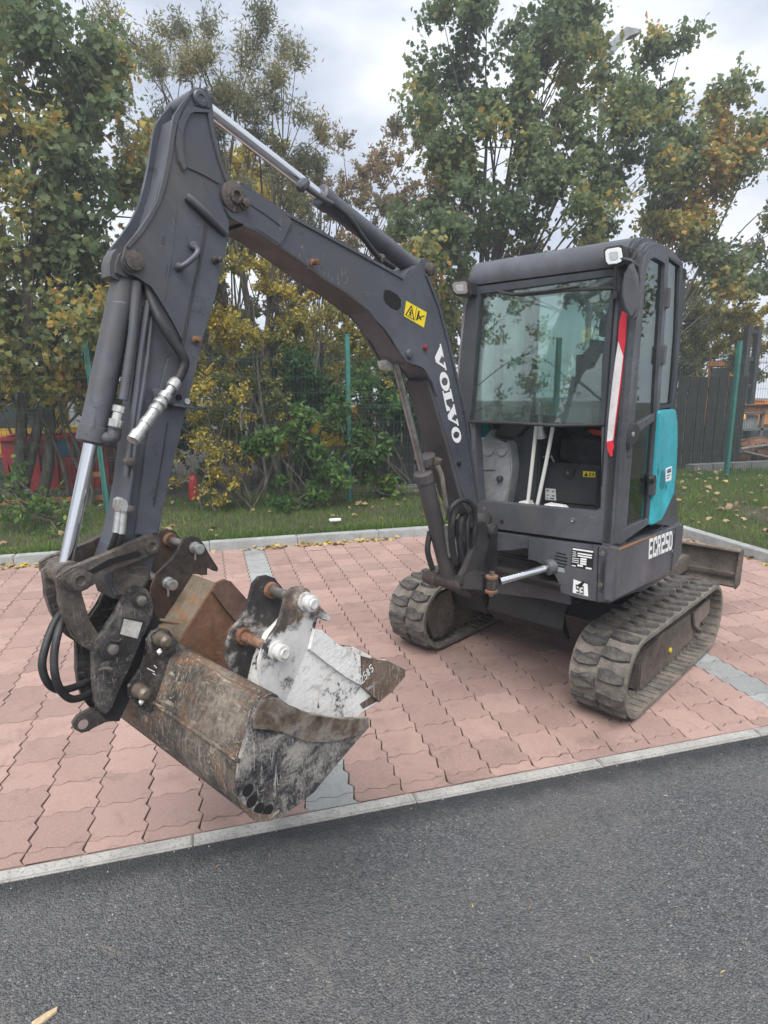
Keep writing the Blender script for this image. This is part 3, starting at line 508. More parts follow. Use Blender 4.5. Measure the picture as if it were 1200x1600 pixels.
prism('panel_scuff', [(0.553,1.096),(0.664,1.100),(0.664,1.097),(0.554,1.093)], .1904, .1908, M_pin, CAB, ax='x', bev=0)
prism('cab_lower_lip', [(0.044,0.950),(0.430,0.965),(0.727,0.973),(0.727,0.964),(0.430,0.953),(0.044,0.936)], .12, .17, M_void, CAB, ax='x', bev=0)
# ---------------------------------------------------------------- swing bracket
M_rustdk = scraped('dark_rusty_casting', [(.022, .019, .018), (.052, .040, .034), (.12, .085, .065)], (.22, .17, .14), (.13, .07, .045), 8, .7, .5, .1, (1, 1, 1), .38, .64, .4, .4)
SW = prism('swing_bracket', [(0.117,1.045),(0.095,1.057),(0.045,1.049),(0.014,1.008),(0.006,0.954),(0.026,0.905),(0.052,0.864),(0.072,0.809),(0.054,0.772),(0.049,0.687),(0.128,0.691),(0.195,0.728),(0.244,0.772),(0.241,0.819),(0.195,0.863),(0.149,0.917),(0.119,0.975)], .11, .14, M_black, EX, BF, bev=.006)
prism('bracket_web', [(0.117,1.045),(0.033,1.044),(0.026,0.905),(0.072,0.809),(0.128,0.691),(0.223,0.764),(0.195,0.863),(0.139,0.937)], -.03, .0, M_black, SW, bev=.006)
prism('bracket_base', [(-.12, .66), (.10, .66), (.13, .73), (.10, .86), (-.02, 1.0), (-.12, 1.0)], -.0, .11, M_black, SW, bev=.01)
a = [(0.002,0.110,0.998)][0]; lathe('boom_foot_pin', (a[0], -.06, a[2]), (0, 1, 0), [(0, .028), (.2, .028), (.203, .036), (.215, .036), (.218, .028), (.225, .02)], M_black, SW)
a = [(0.219,0.080,0.759)][0]; lathe('cylinder_foot_boss', (a[0], -.10, a[2]), (0, 1, 0), [(0, .028), (.03, .036), (.08, .036), (.085, .029), (.15, .029), (.155, .034), (.22, .034), (.23, .024)], M_rustdk, SW)
cl = [(0.154,0.250,0.780)][0]
prism('clevis_arm', [(cl[0]-.05, .10), (cl[0]+.09, .10), (cl[0]+.06, .17), (cl[0]+.028, .215), (cl[0]-.028, .215), (cl[0]-.05, .16)], cl[2]-.040, cl[2]+.040, M_black, SW, ax='z', bev=.01)
for dz in (.026, -.044): lathe('clevis_ear', (cl[0], cl[1], cl[2]+dz), (0, 0, 1), [(0, .028), (.003, .030), (.013, .030), (.016, .027)], M_rust, SW)
lathe('clevis_pin', (cl[0], cl[1], cl[2]-.06), (0, 0, 1), [(0, .012), (.12, .012)], M_pin, SW)
lathe('rod_eye', (cl[0], cl[1], cl[2]-.026), (0, 0, 1), [(0, .024), (.002, .026), (.050, .026), (.052, .024)], M_link, SW)
lathe('king_post', (-.05, .03, .64), (0, 0, 1), [(0, .06), (.04, .07), (.40, .07), (.43, .05)], M_black, SW)
# ---------------------------------------------------------------- boom
BO = prism('boom', [(1.441,2.277),(1.427,2.293),(1.406,2.305),(1.381,2.305),(1.330,2.288),(1.230,2.255),(1.127,2.228),(1.012,2.206),(0.893,2.181),(0.750,2.148),(0.631,2.118),(0.592,2.158),(0.553,2.180),(0.520,2.177),(0.491,2.158),(0.452,2.110),(0.403,2.036),(0.336,1.895),(0.281,1.768),(0.201,1.588),(0.124,1.354),(0.066,1.141),(0.141,1.108),(0.212,1.205),(0.278,1.353),(0.329,1.459),(0.463,1.734),(0.507,1.774),(0.541,1.789),(0.602,1.795),(0.646,1.814),(0.703,1.879),(0.769,1.935),(0.832,1.982),(0.954,2.039),(1.075,2.079),(1.167,2.121),(1.263,2.158),(1.326,2.182),(1.371,2.191),(1.410,2.196),(1.435,2.202),(1.449,2.223),(1.454,2.248)], FAR, NEAR, M_boom, EX, BF, bev=.004)
BX = dict(parent=BO)
# raised rib where the flange plates are welded on
prism('top_flange', [(1.381,2.308),(1.230,2.259),(0.893,2.185),(0.639,2.124),(0.643,2.114),(0.893,2.174),(1.231,2.249),(1.381,2.299)], FAR-.006, NEAR+.006, M_boom, BO, bev=.001)
prism('bottom_flange', [(1.387,2.192),(1.326,2.184),(1.263,2.160),(1.167,2.123),(1.075,2.081),(0.954,2.041),(0.832,1.984),(0.833,1.976),(0.954,2.032),(1.075,2.073),(1.167,2.115),(1.263,2.152),(1.327,2.177),(1.388,2.185)], FAR-.006, NEAR+.006, M_under, BO, bev=.001)
prism('back_flange', [(0.491,2.156),(0.403,2.036),(0.336,1.895),(0.201,1.588),(0.066,1.147),(0.082,1.143),(0.216,1.586),(0.350,1.892),(0.416,2.029),(0.503,2.147)], FAR-.006, NEAR+.006, M_boom, BO, bev=.001)
prism('front_plate', [(0.463,1.734),(0.329,1.459),(0.212,1.205),(0.141,1.108),(0.162,1.105),(0.233,1.195),(0.348,1.455),(0.480,1.724)], FAR-.004, NEAR-.002, M_under, BO, bev=.001)
prism('pivot_gusset', [(1.443,2.271),(1.427,2.292),(1.406,2.303),(1.381,2.301),(1.331,2.283),(1.197,2.240),(1.219,2.213),(1.256,2.152),(1.326,2.182),(1.410,2.196),(1.435,2.202),(1.449,2.223)], NEAR, NEAR+.006, M_boom, BO, bev=.002)
prism('weld_bead', [(1.204,2.235),(1.196,2.231),(1.249,2.149),(1.259,2.152)], NEAR+.002, NEAR+.011, M_boom, BO, bev=.003)
prism('weld_bead', [(1.357,2.254),(1.303,2.237),(1.246,2.211),(1.244,2.208),(1.305,2.233),(1.360,2.250)], NEAR+.004, NEAR+.009, M_under, BO, bev=.001)
PG = prism('cylinder_lug_plate', [(0.875,1.996),(0.792,1.973),(0.727,1.952),(0.663,1.917),(0.604,1.886),(0.543,1.855),(0.505,1.818),(0.474,1.753),(0.424,1.659),(0.469,1.724),(0.513,1.774),(0.547,1.789),(0.592,1.793),(0.636,1.800),(0.675,1.833),(0.709,1.878),(0.757,1.922),(0.817,1.955)], NEAR, NEAR+.014, M_boom, BO, bev=.003)
prism('far_lug_plate', [(0.792,1.973),(0.604,1.886),(0.543,1.855),(0.505,1.818),(0.547,1.789),(0.636,1.800),(0.709,1.878)], FAR-.014, FAR, M_boom, BO, bev=.003)
def pinhead(name, c, s0, prof, m, parent, n=20): return lathe(name, (c[0], s0, c[1]), (0, 1, 0), prof, m, parent, None, n)
c = [(0.618,1.832)][0]; pinhead('lug_pin', c, NEAR+.012, [(0, .020), (.006, .020), (.012, .016), (.014, .008)], M_under, PG)
c = [(1.417,2.262)][0]; PV = pinhead('arm_pivot_pin', c, NEAR+.004, [(0, .043), (.006, .043), (.008, .036), (.010, .021), (.020, .021), (.022, .014), (.014, .010), (.0139, .001)], M_link, BO, 28)
c = [(1.387,2.248)][0]; pinhead('pivot_lock_bolt', c, NEAR+.006, [(0, .018), (.012, .018), (.013, .012), (.024, .012), (.026, .008)], M_link, BO, 16)
# oval hole through the boom side
prism('cable_hole', [(0.753,2.051),(0.745,2.066),(0.720,2.068),(0.675,2.056),(0.652,2.039),(0.652,2.013),(0.671,1.997),(0.702,1.999),(0.742,2.017),(0.753,2.032)], NEAR-.02, NEAR+.0006, M_void, BO, bev=0)
ringpts = [(0.757,2.050),(0.750,2.067),(0.721,2.071),(0.673,2.059),(0.648,2.042),(0.648,2.010),(0.673,1.993),(0.703,1.994),(0.747,2.013),(0.759,2.032)]
for p in [(1.109,2.117),(1.083,2.116)][:1]: lathe('side_stud', (p[0], NEAR, p[1]), (0, 1, 0), [(0, .014), (.004, .014), (.005, .009), (.030, .009), (.032, .005)], M_rustpin, BO, n=12)
for p, m in (([(0.503,1.862)][0], mat('red_plug', None, .6, 0, (.22, .02, .03))), ([(0.249,1.354)][0], M_void)): lathe('side_stud', (p[0], NEAR, p[1]), (0, 1, 0), [(0, .011), (.012, .011), (.014, .007)], m, BO, n=12)
# boom scratches as chipped paint flecks
bm = bmesh.new(); rr = random.Random(4)
A, B2 = [(1.172,2.134),(0.953,2.073)]
for k in range(26):
    t = rr.random(); cx = A[0]+(B2[0]-A[0])*t+rr.uniform(-.01, .01); cz = A[1]+(B2[1]-A[1])*t+rr.uniform(-.02, .045)
    w = rr.uniform(.0007, .0018); h = rr.uniform(.006, .028); dx = rr.uniform(-.2, .2)*h
    add_prism(bm, [(cx-w, cz-h/2), (cx+w, cz-h/2), (cx+w*.6+dx, cz+h/2), (cx-w*.4+dx, cz+h/2)], NEAR+.0002, NEAR+.0007+.00002*k)
fin(obj('paint_chips', bm, M_pin, BO, smooth=0), kind='stuff')
# yellow warning sign
YW = prism('warning_label', [(0.621,2.037),(0.491,2.003),(0.509,1.941),(0.634,1.978)], NEAR+.0004, NEAR+.0012, M_yel, BO, bev=0)
f = quadmap([(0.634,1.978),(0.509,1.941),(0.491,2.003),(0.621,2.037)], 0)
bm = bmesh.new()
TRI = ((.06, .12), (.46, .12), (.26, .88)); TRJ = ((.13, .19), (.39, .19), (.26, .72))
def seg(a, b, w):
    dx, dy = b[0]-a[0], b[1]-a[1]; l = math.hypot(dx, dy); nx, ny = -dy/l*w, dx/l*w
    return [(a[0]+nx, a[1]+ny), (b[0]+nx, b[1]+ny), (b[0]-nx, b[1]-ny), (a[0]-nx, a[1]-ny)]
PL = [seg(TRI[i], TRI[(i+1) % 3], .022) for i in range(3)]+[seg((.26, .25), (.26, .5), .03), seg((.20, .40), (.33, .45), .02), seg((.20, .22), (.26, .32), .018), seg((.33, .22), (.26, .32), .018), seg((.25, .53), (.28, .6), .03)]
PL += [seg((.60, .2), (.63, .75), .035), seg((.63, .6), (.8, .35), .03), seg((.66, .35), (.82, .6), .02), seg((.80, .6), (.92, .7), .025), seg((.60, .78), (.66, .82), .03), seg((.5, .04), (.5, .96), .006)]
for k, p in enumerate(PL): add_prism(bm, [f(*q) for q in p], NEAR+.0013, NEAR+.0018+.00004*k)
obj('warning_symbols', bm, M_kpaint, YW, smooth=0)
# maker's lettering down the boom
f = quadmap([(0.450,1.869),(0.286,1.445),(0.221,1.452),(0.393,1.882)], 0)
def glyphV(): return [[(0, 1), (.50, 1), (.50, .86), (.40, .86), (.62, .34), (.80, .86), (.68, .86), (.68, 1), (1, 1), (1, .86), (.93, .86), (.60, 0), (.42, 0), (.08, .86), (0, .86)]]
def glyphL(): return [[(0, 0), (0, .13), (.14, .13), (.14, .87), (0, .87), (0, 1), (.62, 1), (.62, .87), (.46, .87), (.46, .15), (.70, .15), (.86, .42), (1, .42), (1, 0)]]
bm = bmesh.new()
for k, (ch, a, b) in enumerate((('V', 0, .255), ('O', .262, .452), ('L', .44, .648), ('V', .60, .825), ('O', .828, 1.))):
    if ch == 'O':
        n = 28; ou = [(.5+.5*math.cos(2*math.pi*i/n), .5+.52*math.sin(2*math.pi*i/n)) for i in range(n)]; inn = [(.5+.21*math.cos(2*math.pi*i/n), .5+.36*math.sin(2*math.pi*i/n)) for i in range(n)]
        for i in range(n):
            j = (i+1) % n; add_prism(bm, [f(a+(b-a)*x, y) for x, y in (ou[i], ou[j], inn[j], inn[i])], NEAR+.0004, NEAR+.0014)
    else:
        for p in (glyphV() if ch == 'V' else glyphL()): add_prism(bm, [f(a+(b-a)*x, y) for x, y in p], NEAR+.0004, NEAR+.0014+.0001*k)
obj('boom_lettering', bm, M_wpaint, BO, smooth=0)
# arm cylinder above the boom
a, b = [(0.476,0.050,2.172),(1.472,0.050,2.516)]
AC, rod = cylrod('arm_cylinder', a, b, .036, .019, .545, EX, BF)
pinhead('cylinder_eye', (a[0], a[2]), .015, [(0, .045), (.002, .047), (.068, .047), (.07, .045)], M_boom, AC)
pinhead('cylinder_foot_pin', (a[0], a[2]), NEAR-.002, [(0, .026), (.012, .026), (.016, .020)], M_link, AC)
tube('hydraulic_hose', [(0.999,0.100,2.325),(0.933,0.110,2.290),(0.853,0.110,2.228),(0.774,0.100,2.185),(0.650,0.070,2.163)], .010, M_rubber, AC, curve=True)
tube('hydraulic_pipe', [(1.121,0.090,2.359),(1.053,0.095,2.336),(0.979,0.095,2.322)], .009, M_boom, AC, curve=True)
for q in ((490, 290), (500, 300), (512, 312)): pass
lathe('pipe_union', [(0.735,0.090,2.187)][0], (1, .0, -.5), [(0, .014), (.01, .018), (.03, .018), (.034, .012)], M_link, AC, n=8)
lathe('pipe_union', [(1.113,0.100,2.372)][0], (1, 0, -.8), [(0, .012), (.012, .018), (.04, .018), (.05, .01)], M_boom, AC, n=8)
# boom cylinder in front of the boom
a, b = [(0.176,0.030,0.728),(0.598,0.030,1.813)]
BC, rod = cylrod('boom_cylinder', a, b, .040, .0165, .55, EX, BF, M_under, patchy('dull_rod', [(.22, .20, .19), (.42, .41, .40)], 18, .3, .1, .8))
pinhead('rod_end_eye', [(0.610,1.802)][0], -.03, [(0, .026), (.004, .034), (.05, .034), (.054, .026)], patchy('pale_rod_end', [(.30, .27, .23), (.62, .60, .55)], 12, .6, .3), BC)
lathe('cylinder_gland', [(0.384,0.030,1.383)][0], [(0.384,0.030,1.383)][0] and tuple(x-y for x, y in zip([(0.598,0.030,1.813)][0], [(0.176,0.030,0.728)][0])), [(-.02, .044), (.012, .044), (.016, .034)], M_under, BC)
tube('cylinder_pipe', [(0.389,0.100,1.355),(0.373,0.110,1.314),(0.336,0.110,1.168),(0.297,0.100,1.112)], .011, patchy('rusty_pipe', [(.12, .11, .09), (.30, .28, .24)], 14, .5, .3, .4), BC)
lathe('pipe_union', [(0.375,0.085,1.369)][0], (0, .3, 1), [(-.02, .015), (-.01, .022), (.018, .022), (.022, .012)], M_link, BC, n=8)
prism('pipe_clamp', [(0.302,1.063),(0.257,1.055),(0.206,0.920),(0.215,0.877),(0.257,0.898)], .065, .095, patchy('pale_clamp', [(.09, .09, .09), (.28, .28, .27)], 14, .6, .3), BC, bev=.004)
# hose bundle at the foot
for q, r in (([(0.333,0.120,1.103),(0.332,0.140,1.165),(0.268,0.150,1.190),(0.184,0.150,1.151),(0.145,0.140,1.075),(0.137,0.130,0.967),(0.126,0.100,0.846)], .012), ([(0.239,0.100,0.871),(0.286,0.110,0.977),(0.303,0.120,1.089),(0.251,0.110,1.131),(0.174,0.100,1.112)], .016), ([(0.171,0.090,0.838),(0.211,0.100,0.960),(0.204,0.100,1.069),(0.149,0.090,1.106)], .018), ([(0.118,0.090,0.843),(0.147,0.100,0.948),(0.151,0.100,1.051),(0.102,0.080,1.098)], .015), ([(0.312,0.000,1.026),(0.330,0.000,0.935),(0.289,0.000,0.830)], .014)):
    tube('hydraulic_hose', q, r, M_rubber, EX, BF, curve=True)
# ---------------------------------------------------------------- dipper arm
plate = [(1.526,2.518),(1.512,2.527),(1.487,2.531),(1.472,2.516),(1.469,2.494),(1.467,2.436),(1.454,2.372),(1.442,2.334),(1.428,2.304),(1.431,2.221),(1.436,2.149),(1.457,2.092),(1.493,1.979),(1.545,1.853),(1.591,1.718),(1.637,1.583),(1.692,1.424),(1.733,1.291),(1.771,1.288),(1.801,1.299),(1.744,1.559),(1.663,1.789),(1.618,1.805),(1.607,1.836),(1.639,1.891),(1.674,1.948),(1.694,1.982),(1.730,2.001),(1.755,2.005),(1.768,2.018),(1.773,2.041),(1.759,2.076),(1.720,2.121),(1.688,2.163),(1.658,2.207),(1.639,2.264),(1.618,2.332),(1.606,2.383),(1.593,2.434),(1.569,2.467)]
D = prism('dipper_arm', [(1.572,2.441),(1.534,2.451),(1.503,2.260),(1.446,2.144),(1.490,1.980),(1.542,1.853),(1.588,1.718),(1.634,1.583),(1.690,1.423),(1.726,1.294),(1.752,1.202),(1.764,1.156),(1.828,1.114),(1.881,1.128),(1.895,1.187),(1.879,1.230),(1.843,1.306),(1.803,1.441),(1.765,1.613),(1.726,1.788),(1.694,1.943),(1.701,1.993),(1.718,2.016),(1.705,2.075),(1.661,2.164),(1.624,2.252),(1.596,2.355)], .0, .10, M_boom, EX, BF, bev=.008)
prism('side_plate', plate, .097, NEAR, M_boom, D, bev=.003); prism('side_plate', plate, FAR, .003, M_boom, D, bev=.003)
prism('plate_rim', [(1.572,2.465),(1.530,2.516),(1.534,2.503),(1.565,2.461),(1.587,2.418),(1.598,2.376),(1.610,2.325),(1.630,2.260),(1.650,2.206),(1.680,2.159),(1.712,2.115),(1.753,2.070),(1.762,2.075),(1.723,2.119),(1.690,2.162),(1.661,2.205),(1.641,2.262),(1.621,2.331),(1.609,2.381),(1.596,2.432)], NEAR, NEAR+.004, M_boom, D, bev=.001)
prism('weld_rib', [(1.564,2.453),(1.552,2.466),(1.539,2.471),(1.478,2.477),(1.477,2.468),(1.536,2.459),(1.549,2.451),(1.566,2.424),(1.577,2.389),(1.579,2.341),(1.567,2.307),(1.578,2.295),(1.594,2.321),(1.596,2.365),(1.584,2.419)], NEAR, NEAR+.008, M_boom, D, bev=.003)
prism('weld_rib', [(1.568,2.320),(1.559,2.316),(1.515,2.309),(1.478,2.297),(1.459,2.294),(1.464,2.288),(1.515,2.302),(1.559,2.309),(1.571,2.310)], NEAR, NEAR+.004, M_boom, D, bev=.001)
tube('lifting_bar', [(1.574,0.115,2.232),(1.561,0.122,2.223),(1.522,0.122,2.199),(1.479,0.118,2.172),(1.448,0.112,2.154)], .011, M_boom, D)
tube('edge_weld', [(1.486,0.112,2.476),(1.476,0.112,2.416),(1.459,0.112,2.357),(1.436,0.112,2.302)], .006, M_boom, D)
tube('seam_line', [(1.606,0.111,2.197),(1.623,0.111,2.103),(1.645,0.111,2.016),(1.663,0.111,1.946)], .0015, M_boom, D, n=6); tube('seam_line', [(1.513,0.111,2.171),(1.542,0.111,2.063),(1.584,0.111,1.935),(1.615,0.111,1.826),(1.639,0.111,1.718)], .004, M_black, D, n=6)
tube('seam_line', [(1.678,0.111,1.609),(1.705,0.111,1.501),(1.741,0.111,1.374)], .002, M_black, D, n=6)
G1 = tube('grab_handle', [(1.611,0.112,2.040),(1.620,0.138,2.037),(1.604,0.146,2.048),(1.575,0.146,2.073),(1.564,0.140,2.090),(1.560,0.112,2.103)], .008, M_boom, D, curve=True)
for p in [(1.611,0.112,2.040),(1.562,0.112,2.103)]: lathe('handle_foot', p, (0, 1, 0), [(0, .013), (.012, .013), (.014, .010)], M_boom, D, n=12)
for p, m in (([(1.489,0.110,2.075)][0], M_link), ([(1.572,0.110,1.844)][0], M_rust)): lathe('side_stud', p, (0, 1, 0), [(0, .012), (.006, .012), (.008, .008), (.028, .008), (.03, .004)], m, D, n=10)
c = [(1.510,2.498)][0]; pinhead('rod_pin', c, FAR-.02, [(0, .026), (.01, .028), (.03, .028), (.13, .028), (.131, .023), (.146, .023), (.150, .019), (.151, .010), (.148, .008)], M_boom, D, 24)
prism('rod_pin_pad', [(1.525,2.512),(1.486,2.526),(1.477,2.509),(1.479,2.479),(1.530,2.474)], NEAR, NEAR+.006, M_boom, D)
c = [(1.744,2.039)][0]; pinhead('cylinder_pin', c, FAR-.012, [(0, .022), (.132, .022), (.1322, .029), (.137, .029), (.1375, .024), (.145, .024), (.147, .012), (.1465, .004)], M_link, D, 24)
prism('tip_boss', [(1.880,1.229),(1.868,1.242),(1.842,1.247),(1.783,1.231),(1.757,1.203),(1.758,1.154),(1.788,1.122),(1.836,1.109),(1.875,1.123),(1.893,1.167)], -.005, .105, M_link, D, bev=.015)
# bracket for hose couplings
prism('coupler_bracket', [(1.722,1.701),(1.712,1.707),(1.676,1.704),(1.637,1.689),(1.619,1.672),(1.598,1.651),(1.607,1.644),(1.664,1.649),(1.679,1.661),(1.715,1.672)], NEAR, NEAR+.014, M_boom, D, bev=.003)
prism('bracket_shelf', [(1.684,1.664),(1.604,1.649),(1.607,1.644),(1.681,1.657)], NEAR, NEAR+.05, M_boom, D, bev=.002)
for p, m in (([(1.646,0.125,1.680)][0], M_void), ([(1.621,0.125,1.668)][0], M_zinc)): lathe('bracket_bolt', p, (0, 1, 0), [(0, .009), (.004, .009)], m, D, n=10)
a, b = [(1.654,0.135,1.728),(1.823,0.185,1.569)]; a, b = Vector(a), Vector(b); d = b-a; LQ = d.length
lathe('quick_coupling', a, d, [(0, .014), (.01, .018), (LQ*.13, .018), (LQ*.14, .012), (LQ*.24, .012), (LQ*.25, .018), (LQ*.32, .018), (LQ*.33, .013), (LQ*.38, .020), (LQ*.42, .020), (LQ*.43, .014), (LQ*.47, .018), (LQ*.52, .018), (LQ*.53, .0155), (LQ*.66, .0155), (LQ*.665, .017), (LQ*.74, .017), (LQ*.745, .0145), (LQ*.86, .0145), (LQ*.87, .018), (LQ*.99, .018), (LQ, .012)], M_zinc, D, n=14)
tube('hydraulic_hose', [(1.696,0.080,1.984),(1.695,0.100,1.944),(1.686,0.125,1.892),(1.661,0.135,1.841),(1.637,0.140,1.803),(1.629,0.140,1.775),(1.643,0.138,1.743),(1.652,0.135,1.728)], .014, M_rubber, D, curve=True)
for k, q in enumerate(([(1.703,0.100,1.943),(1.737,0.110,1.822),(1.774,0.110,1.649),(1.798,0.110,1.545),(1.814,0.110,1.466)], [(1.688,0.090,1.928),(1.726,0.112,1.788),(1.765,0.112,1.631),(1.798,0.112,1.473),(1.822,0.112,1.368)], [(1.700,0.070,1.929),(1.741,0.090,1.788),(1.772,0.090,1.648)])): tube('hydraulic_pipe', q, .0075, M_boom, D, n=8)
for q in ((204, 723), (212, 640)):
    pass
lathe('pipe_clamp', [(1.803,0.118,1.507)][0], (0, 1, 0), [(-.02, .013), (.012, .013), (.014, .008)], M_link, D, n=10)
prism('pipe_block', [(1.852,1.409),(1.841,1.413),(1.829,1.405),(1.826,1.378),(1.834,1.370),(1.852,1.375),(1.857,1.388)], .10, .14, M_zinc, D, bev=.004)
lathe('pipe_block_bolt', [(1.822,0.130,1.379)][0], (0, 1, 0), [(-.03, .011), (.012, .011), (.014, .007)], M_link, D, n=8)
for q in ([(1.847,0.120,1.373),(1.859,0.120,1.317)], [(1.837,0.125,1.372),(1.848,0.125,1.312)]): tube('hose_ferrule', q, .011, M_zinc, D, n=10)
for q in ([(1.859,0.120,1.317),(1.869,0.110,1.284),(1.868,0.090,1.266)], [(1.848,0.125,1.312),(1.857,0.115,1.279),(1.858,0.090,1.256)]): tube('hydraulic_hose', q, .009, M_rubber, D, n=8)
# bucket cylinder
a, b = [(1.721,0.050,2.057),(1.982,0.050,1.218)]
CY, rod = cylrod('bucket_cylinder', a, b, .036, .0185, .595, EX, BF, M_boom)
prism('cylinder_head', [(1.782,2.057),(1.770,2.072),(1.741,2.082),(1.717,2.069),(1.720,2.000),(1.754,1.986),(1.794,2.001),(1.791,2.034)], .012, .088, M_boom, CY, bev=.012)
tube('hydraulic_pipe', [(1.727,0.090,1.992),(1.755,0.100,1.855),(1.783,0.100,1.735),(1.799,0.100,1.676)], .013, M_boom, CY)
lathe('pipe_fitting', [(1.821,0.110,1.642)][0], tuple(x-y for x, y in zip([(1.821,0.110,1.650)][0], [(1.835,0.110,1.608)][0])), [(-.045, .012), (-.04, .018), (-.02, .019), (-.018, .013), (.0, .013), (.002, .017), (.018, .017), (.02, .013)], M_zinc, CY, n=10)
tube('elbow_fitting', [(1.827,0.100,1.602),(1.837,0.100,1.575),(1.852,0.070,1.574)], .018, M_boom, CY, curve=True)
# link arms and rod-end boss
LK = prism('link_arm', [(2.015,1.239),(1.993,1.248),(1.951,1.256),(1.881,1.270),(1.834,1.285),(1.781,1.297),(1.761,1.295),(1.745,1.281),(1.739,1.258),(1.744,1.240),(1.763,1.233),(1.807,1.232),(1.876,1.227),(1.921,1.214),(1.947,1.194),(1.958,1.181),(1.982,1.176),(2.005,1.191),(2.017,1.215)], .115, .14, M_link, EX, BF, bev=.006)
prism('link_recess_shade', [(1.953,1.232),(1.897,1.252),(1.815,1.259),(1.802,1.247),(1.810,1.241),(1.881,1.236),(1.941,1.221)], .1402, .1412, M_void, LK, bev=0)  # flat near-black patch, shade of the arm's channel put into the colour
prism('link_arm', [(2.015,1.239),(1.993,1.248),(1.951,1.256),(1.881,1.270),(1.834,1.285),(1.781,1.297),(1.761,1.295),(1.745,1.281),(1.739,1.258),(1.744,1.240),(1.763,1.233),(1.807,1.232),(1.876,1.227),(1.921,1.214),(1.947,1.194),(1.958,1.181),(1.982,1.176),(2.005,1.191),(2.017,1.215)], -.04, -.015, M_link, EX, BF, bev=.006)
HLK = [(2.022,1.221),(2.007,1.230),(1.961,1.180),(1.966,1.135),(1.952,1.086),(1.939,1.039),(1.913,1.014),(1.885,1.003),(1.888,0.963),(1.922,0.967),(1.957,0.994),(1.976,1.015),(1.998,1.050),(2.012,1.098),(2.021,1.152)]
prism('hitch_link', HLK, .085, .112, M_link, EX, BF, bev=.006); prism('hitch_link', HLK, -.012, .012, M_link, EX, BF, bev=.006)
c = [(1.977,1.212)][0]; pinhead('link_pin', c, -.05, [(0, .022), (.01, .028), (.04, .028), (.042, .037), (.075, .037), (.077, .034), (.105, .034), (.107, .038), (.130, .038), (.132, .030), (.190, .030), (.191, .025), (.198, .025), (.199, .014), (.192, .011), (.191, .001)], M_link, LK, 26)
c = [(1.773,1.265)][0]; pinhead('link_pin', c, -.05, [(0, .02), (.19, .02), (.191, .021), (.198, .021), (.199, .012), (.194, .009), (.193, .001)], M_link, LK, 24)
# ---------------------------------------------------------------- quick hitch
HP = [(1.848,1.138),(1.836,1.150),(1.811,1.150),(1.789,1.136),(1.777,1.114),(1.772,1.077),(1.777,1.050),(1.799,1.017),(1.823,0.989),(1.845,0.942),(1.899,0.863),(1.920,0.814),(1.938,0.803),(1.951,0.814),(1.960,0.851),(1.960,0.906),(1.953,0.998),(1.943,1.027),(1.911,1.046),(1.879,1.080)]
HQ = prism('quick_hitch', HP, .095, .125, M_plate, EX, BF, bev=.003); prism('hitch_side_plate', HP, -.018, .005, M_plate, HQ, bev=.003)
prism('hitch_frame', [(1.806,1.085),(1.767,1.050),(1.748,1.032),(1.744,1.003),(1.775,0.979),(1.795,0.931),(1.863,0.791),(1.890,0.747),(1.932,0.769),(1.952,0.807),(1.929,0.897),(1.871,0.976)], .075, .094, M_black, HQ, bev=.003)
prism('hitch_frame', [(1.806,1.085),(1.767,1.050),(1.748,1.032),(1.744,1.003),(1.775,0.979),(1.795,0.931),(1.863,0.791),(1.890,0.747),(1.932,0.769),(1.952,0.807),(1.929,0.897),(1.871,0.976)], .006, .02, M_black, HQ, bev=.003)
prism('hitch_crossplate', [(1.923,0.915),(1.888,1.001),(1.860,0.992),(1.893,0.884),(1.914,0.781),(1.938,0.802)], .02, .075, M_void, HQ, bev=0)
LE = prism('lifting_eye', [(1.929,0.794),(1.951,0.811),(1.963,0.816),(2.001,0.807),(2.015,0.793),(2.013,0.774),(1.996,0.755),(1.975,0.752),(1.932,0.767),(1.890,0.747),(1.880,0.778)], .068, .092, M_link, HQ, bev=.005)
c = [(1.991,0.782)][0]; pinhead('eye_hole', c, .0925, [(0, .014), (.001, .014)], patchy('seen_ground', [(.30, .22, .20), (.36, .27, .25)], 30, .9, .1), LE, 16)
prism('hitch_label', [(1.863,1.067),(1.811,1.040),(1.830,0.997),(1.878,1.026)], .1252, .1262, patchy('dirty_white_label', [(.28, .27, .25), (.62, .61, .57)], 26, .6, .2), HQ, bev=0)
prism('label_recess', [(1.866,1.074),(1.804,1.044),(1.826,0.990),(1.882,1.023)], .1246, .1254, M_black, HQ, bev=0)
c = [(1.814,1.110)][0]; pinhead('hitch_pin', c, -.03, [(0, .015), (.155, .015), (.172, .015), (.174, .011)], M_pin, HQ); pinhead('pin_washer', c, .125, [(0, .024), (.004, .023)], M_black, HQ)
c = [(1.908,0.994)][0]; pinhead('hitch_pin', c, -.03, [(0, .015), (.155, .015), (.175, .015), (.177, .011)], M_pin, HQ); pinhead('pin_washer', c, .125, [(0, .034), (.005, .034), (.007, .025), (.010, .025)], M_black, HQ)
tube('pin_clip', [(1.911,0.135,1.023),(1.903,0.138,1.016),(1.888,0.138,1.011),(1.881,0.135,1.015)], .004, M_black, HQ, curve=True)
for q in ([(1.989,0.040,1.109),(2.026,0.060,1.082),(2.059,0.080,1.034),(2.076,0.090,0.988),(2.068,0.090,0.938),(2.039,0.080,0.901),(1.989,0.060,0.884),(1.934,0.050,0.886)], [(1.993,0.060,1.097),(2.025,0.090,1.072),(2.049,0.110,1.022),(2.057,0.120,0.964),(2.043,0.110,0.909),(2.016,0.100,0.872),(1.975,0.080,0.857),(1.938,0.060,0.855)]): tube('hydraulic_hose', q, .0105, M_rubber, HQ, curve=True)
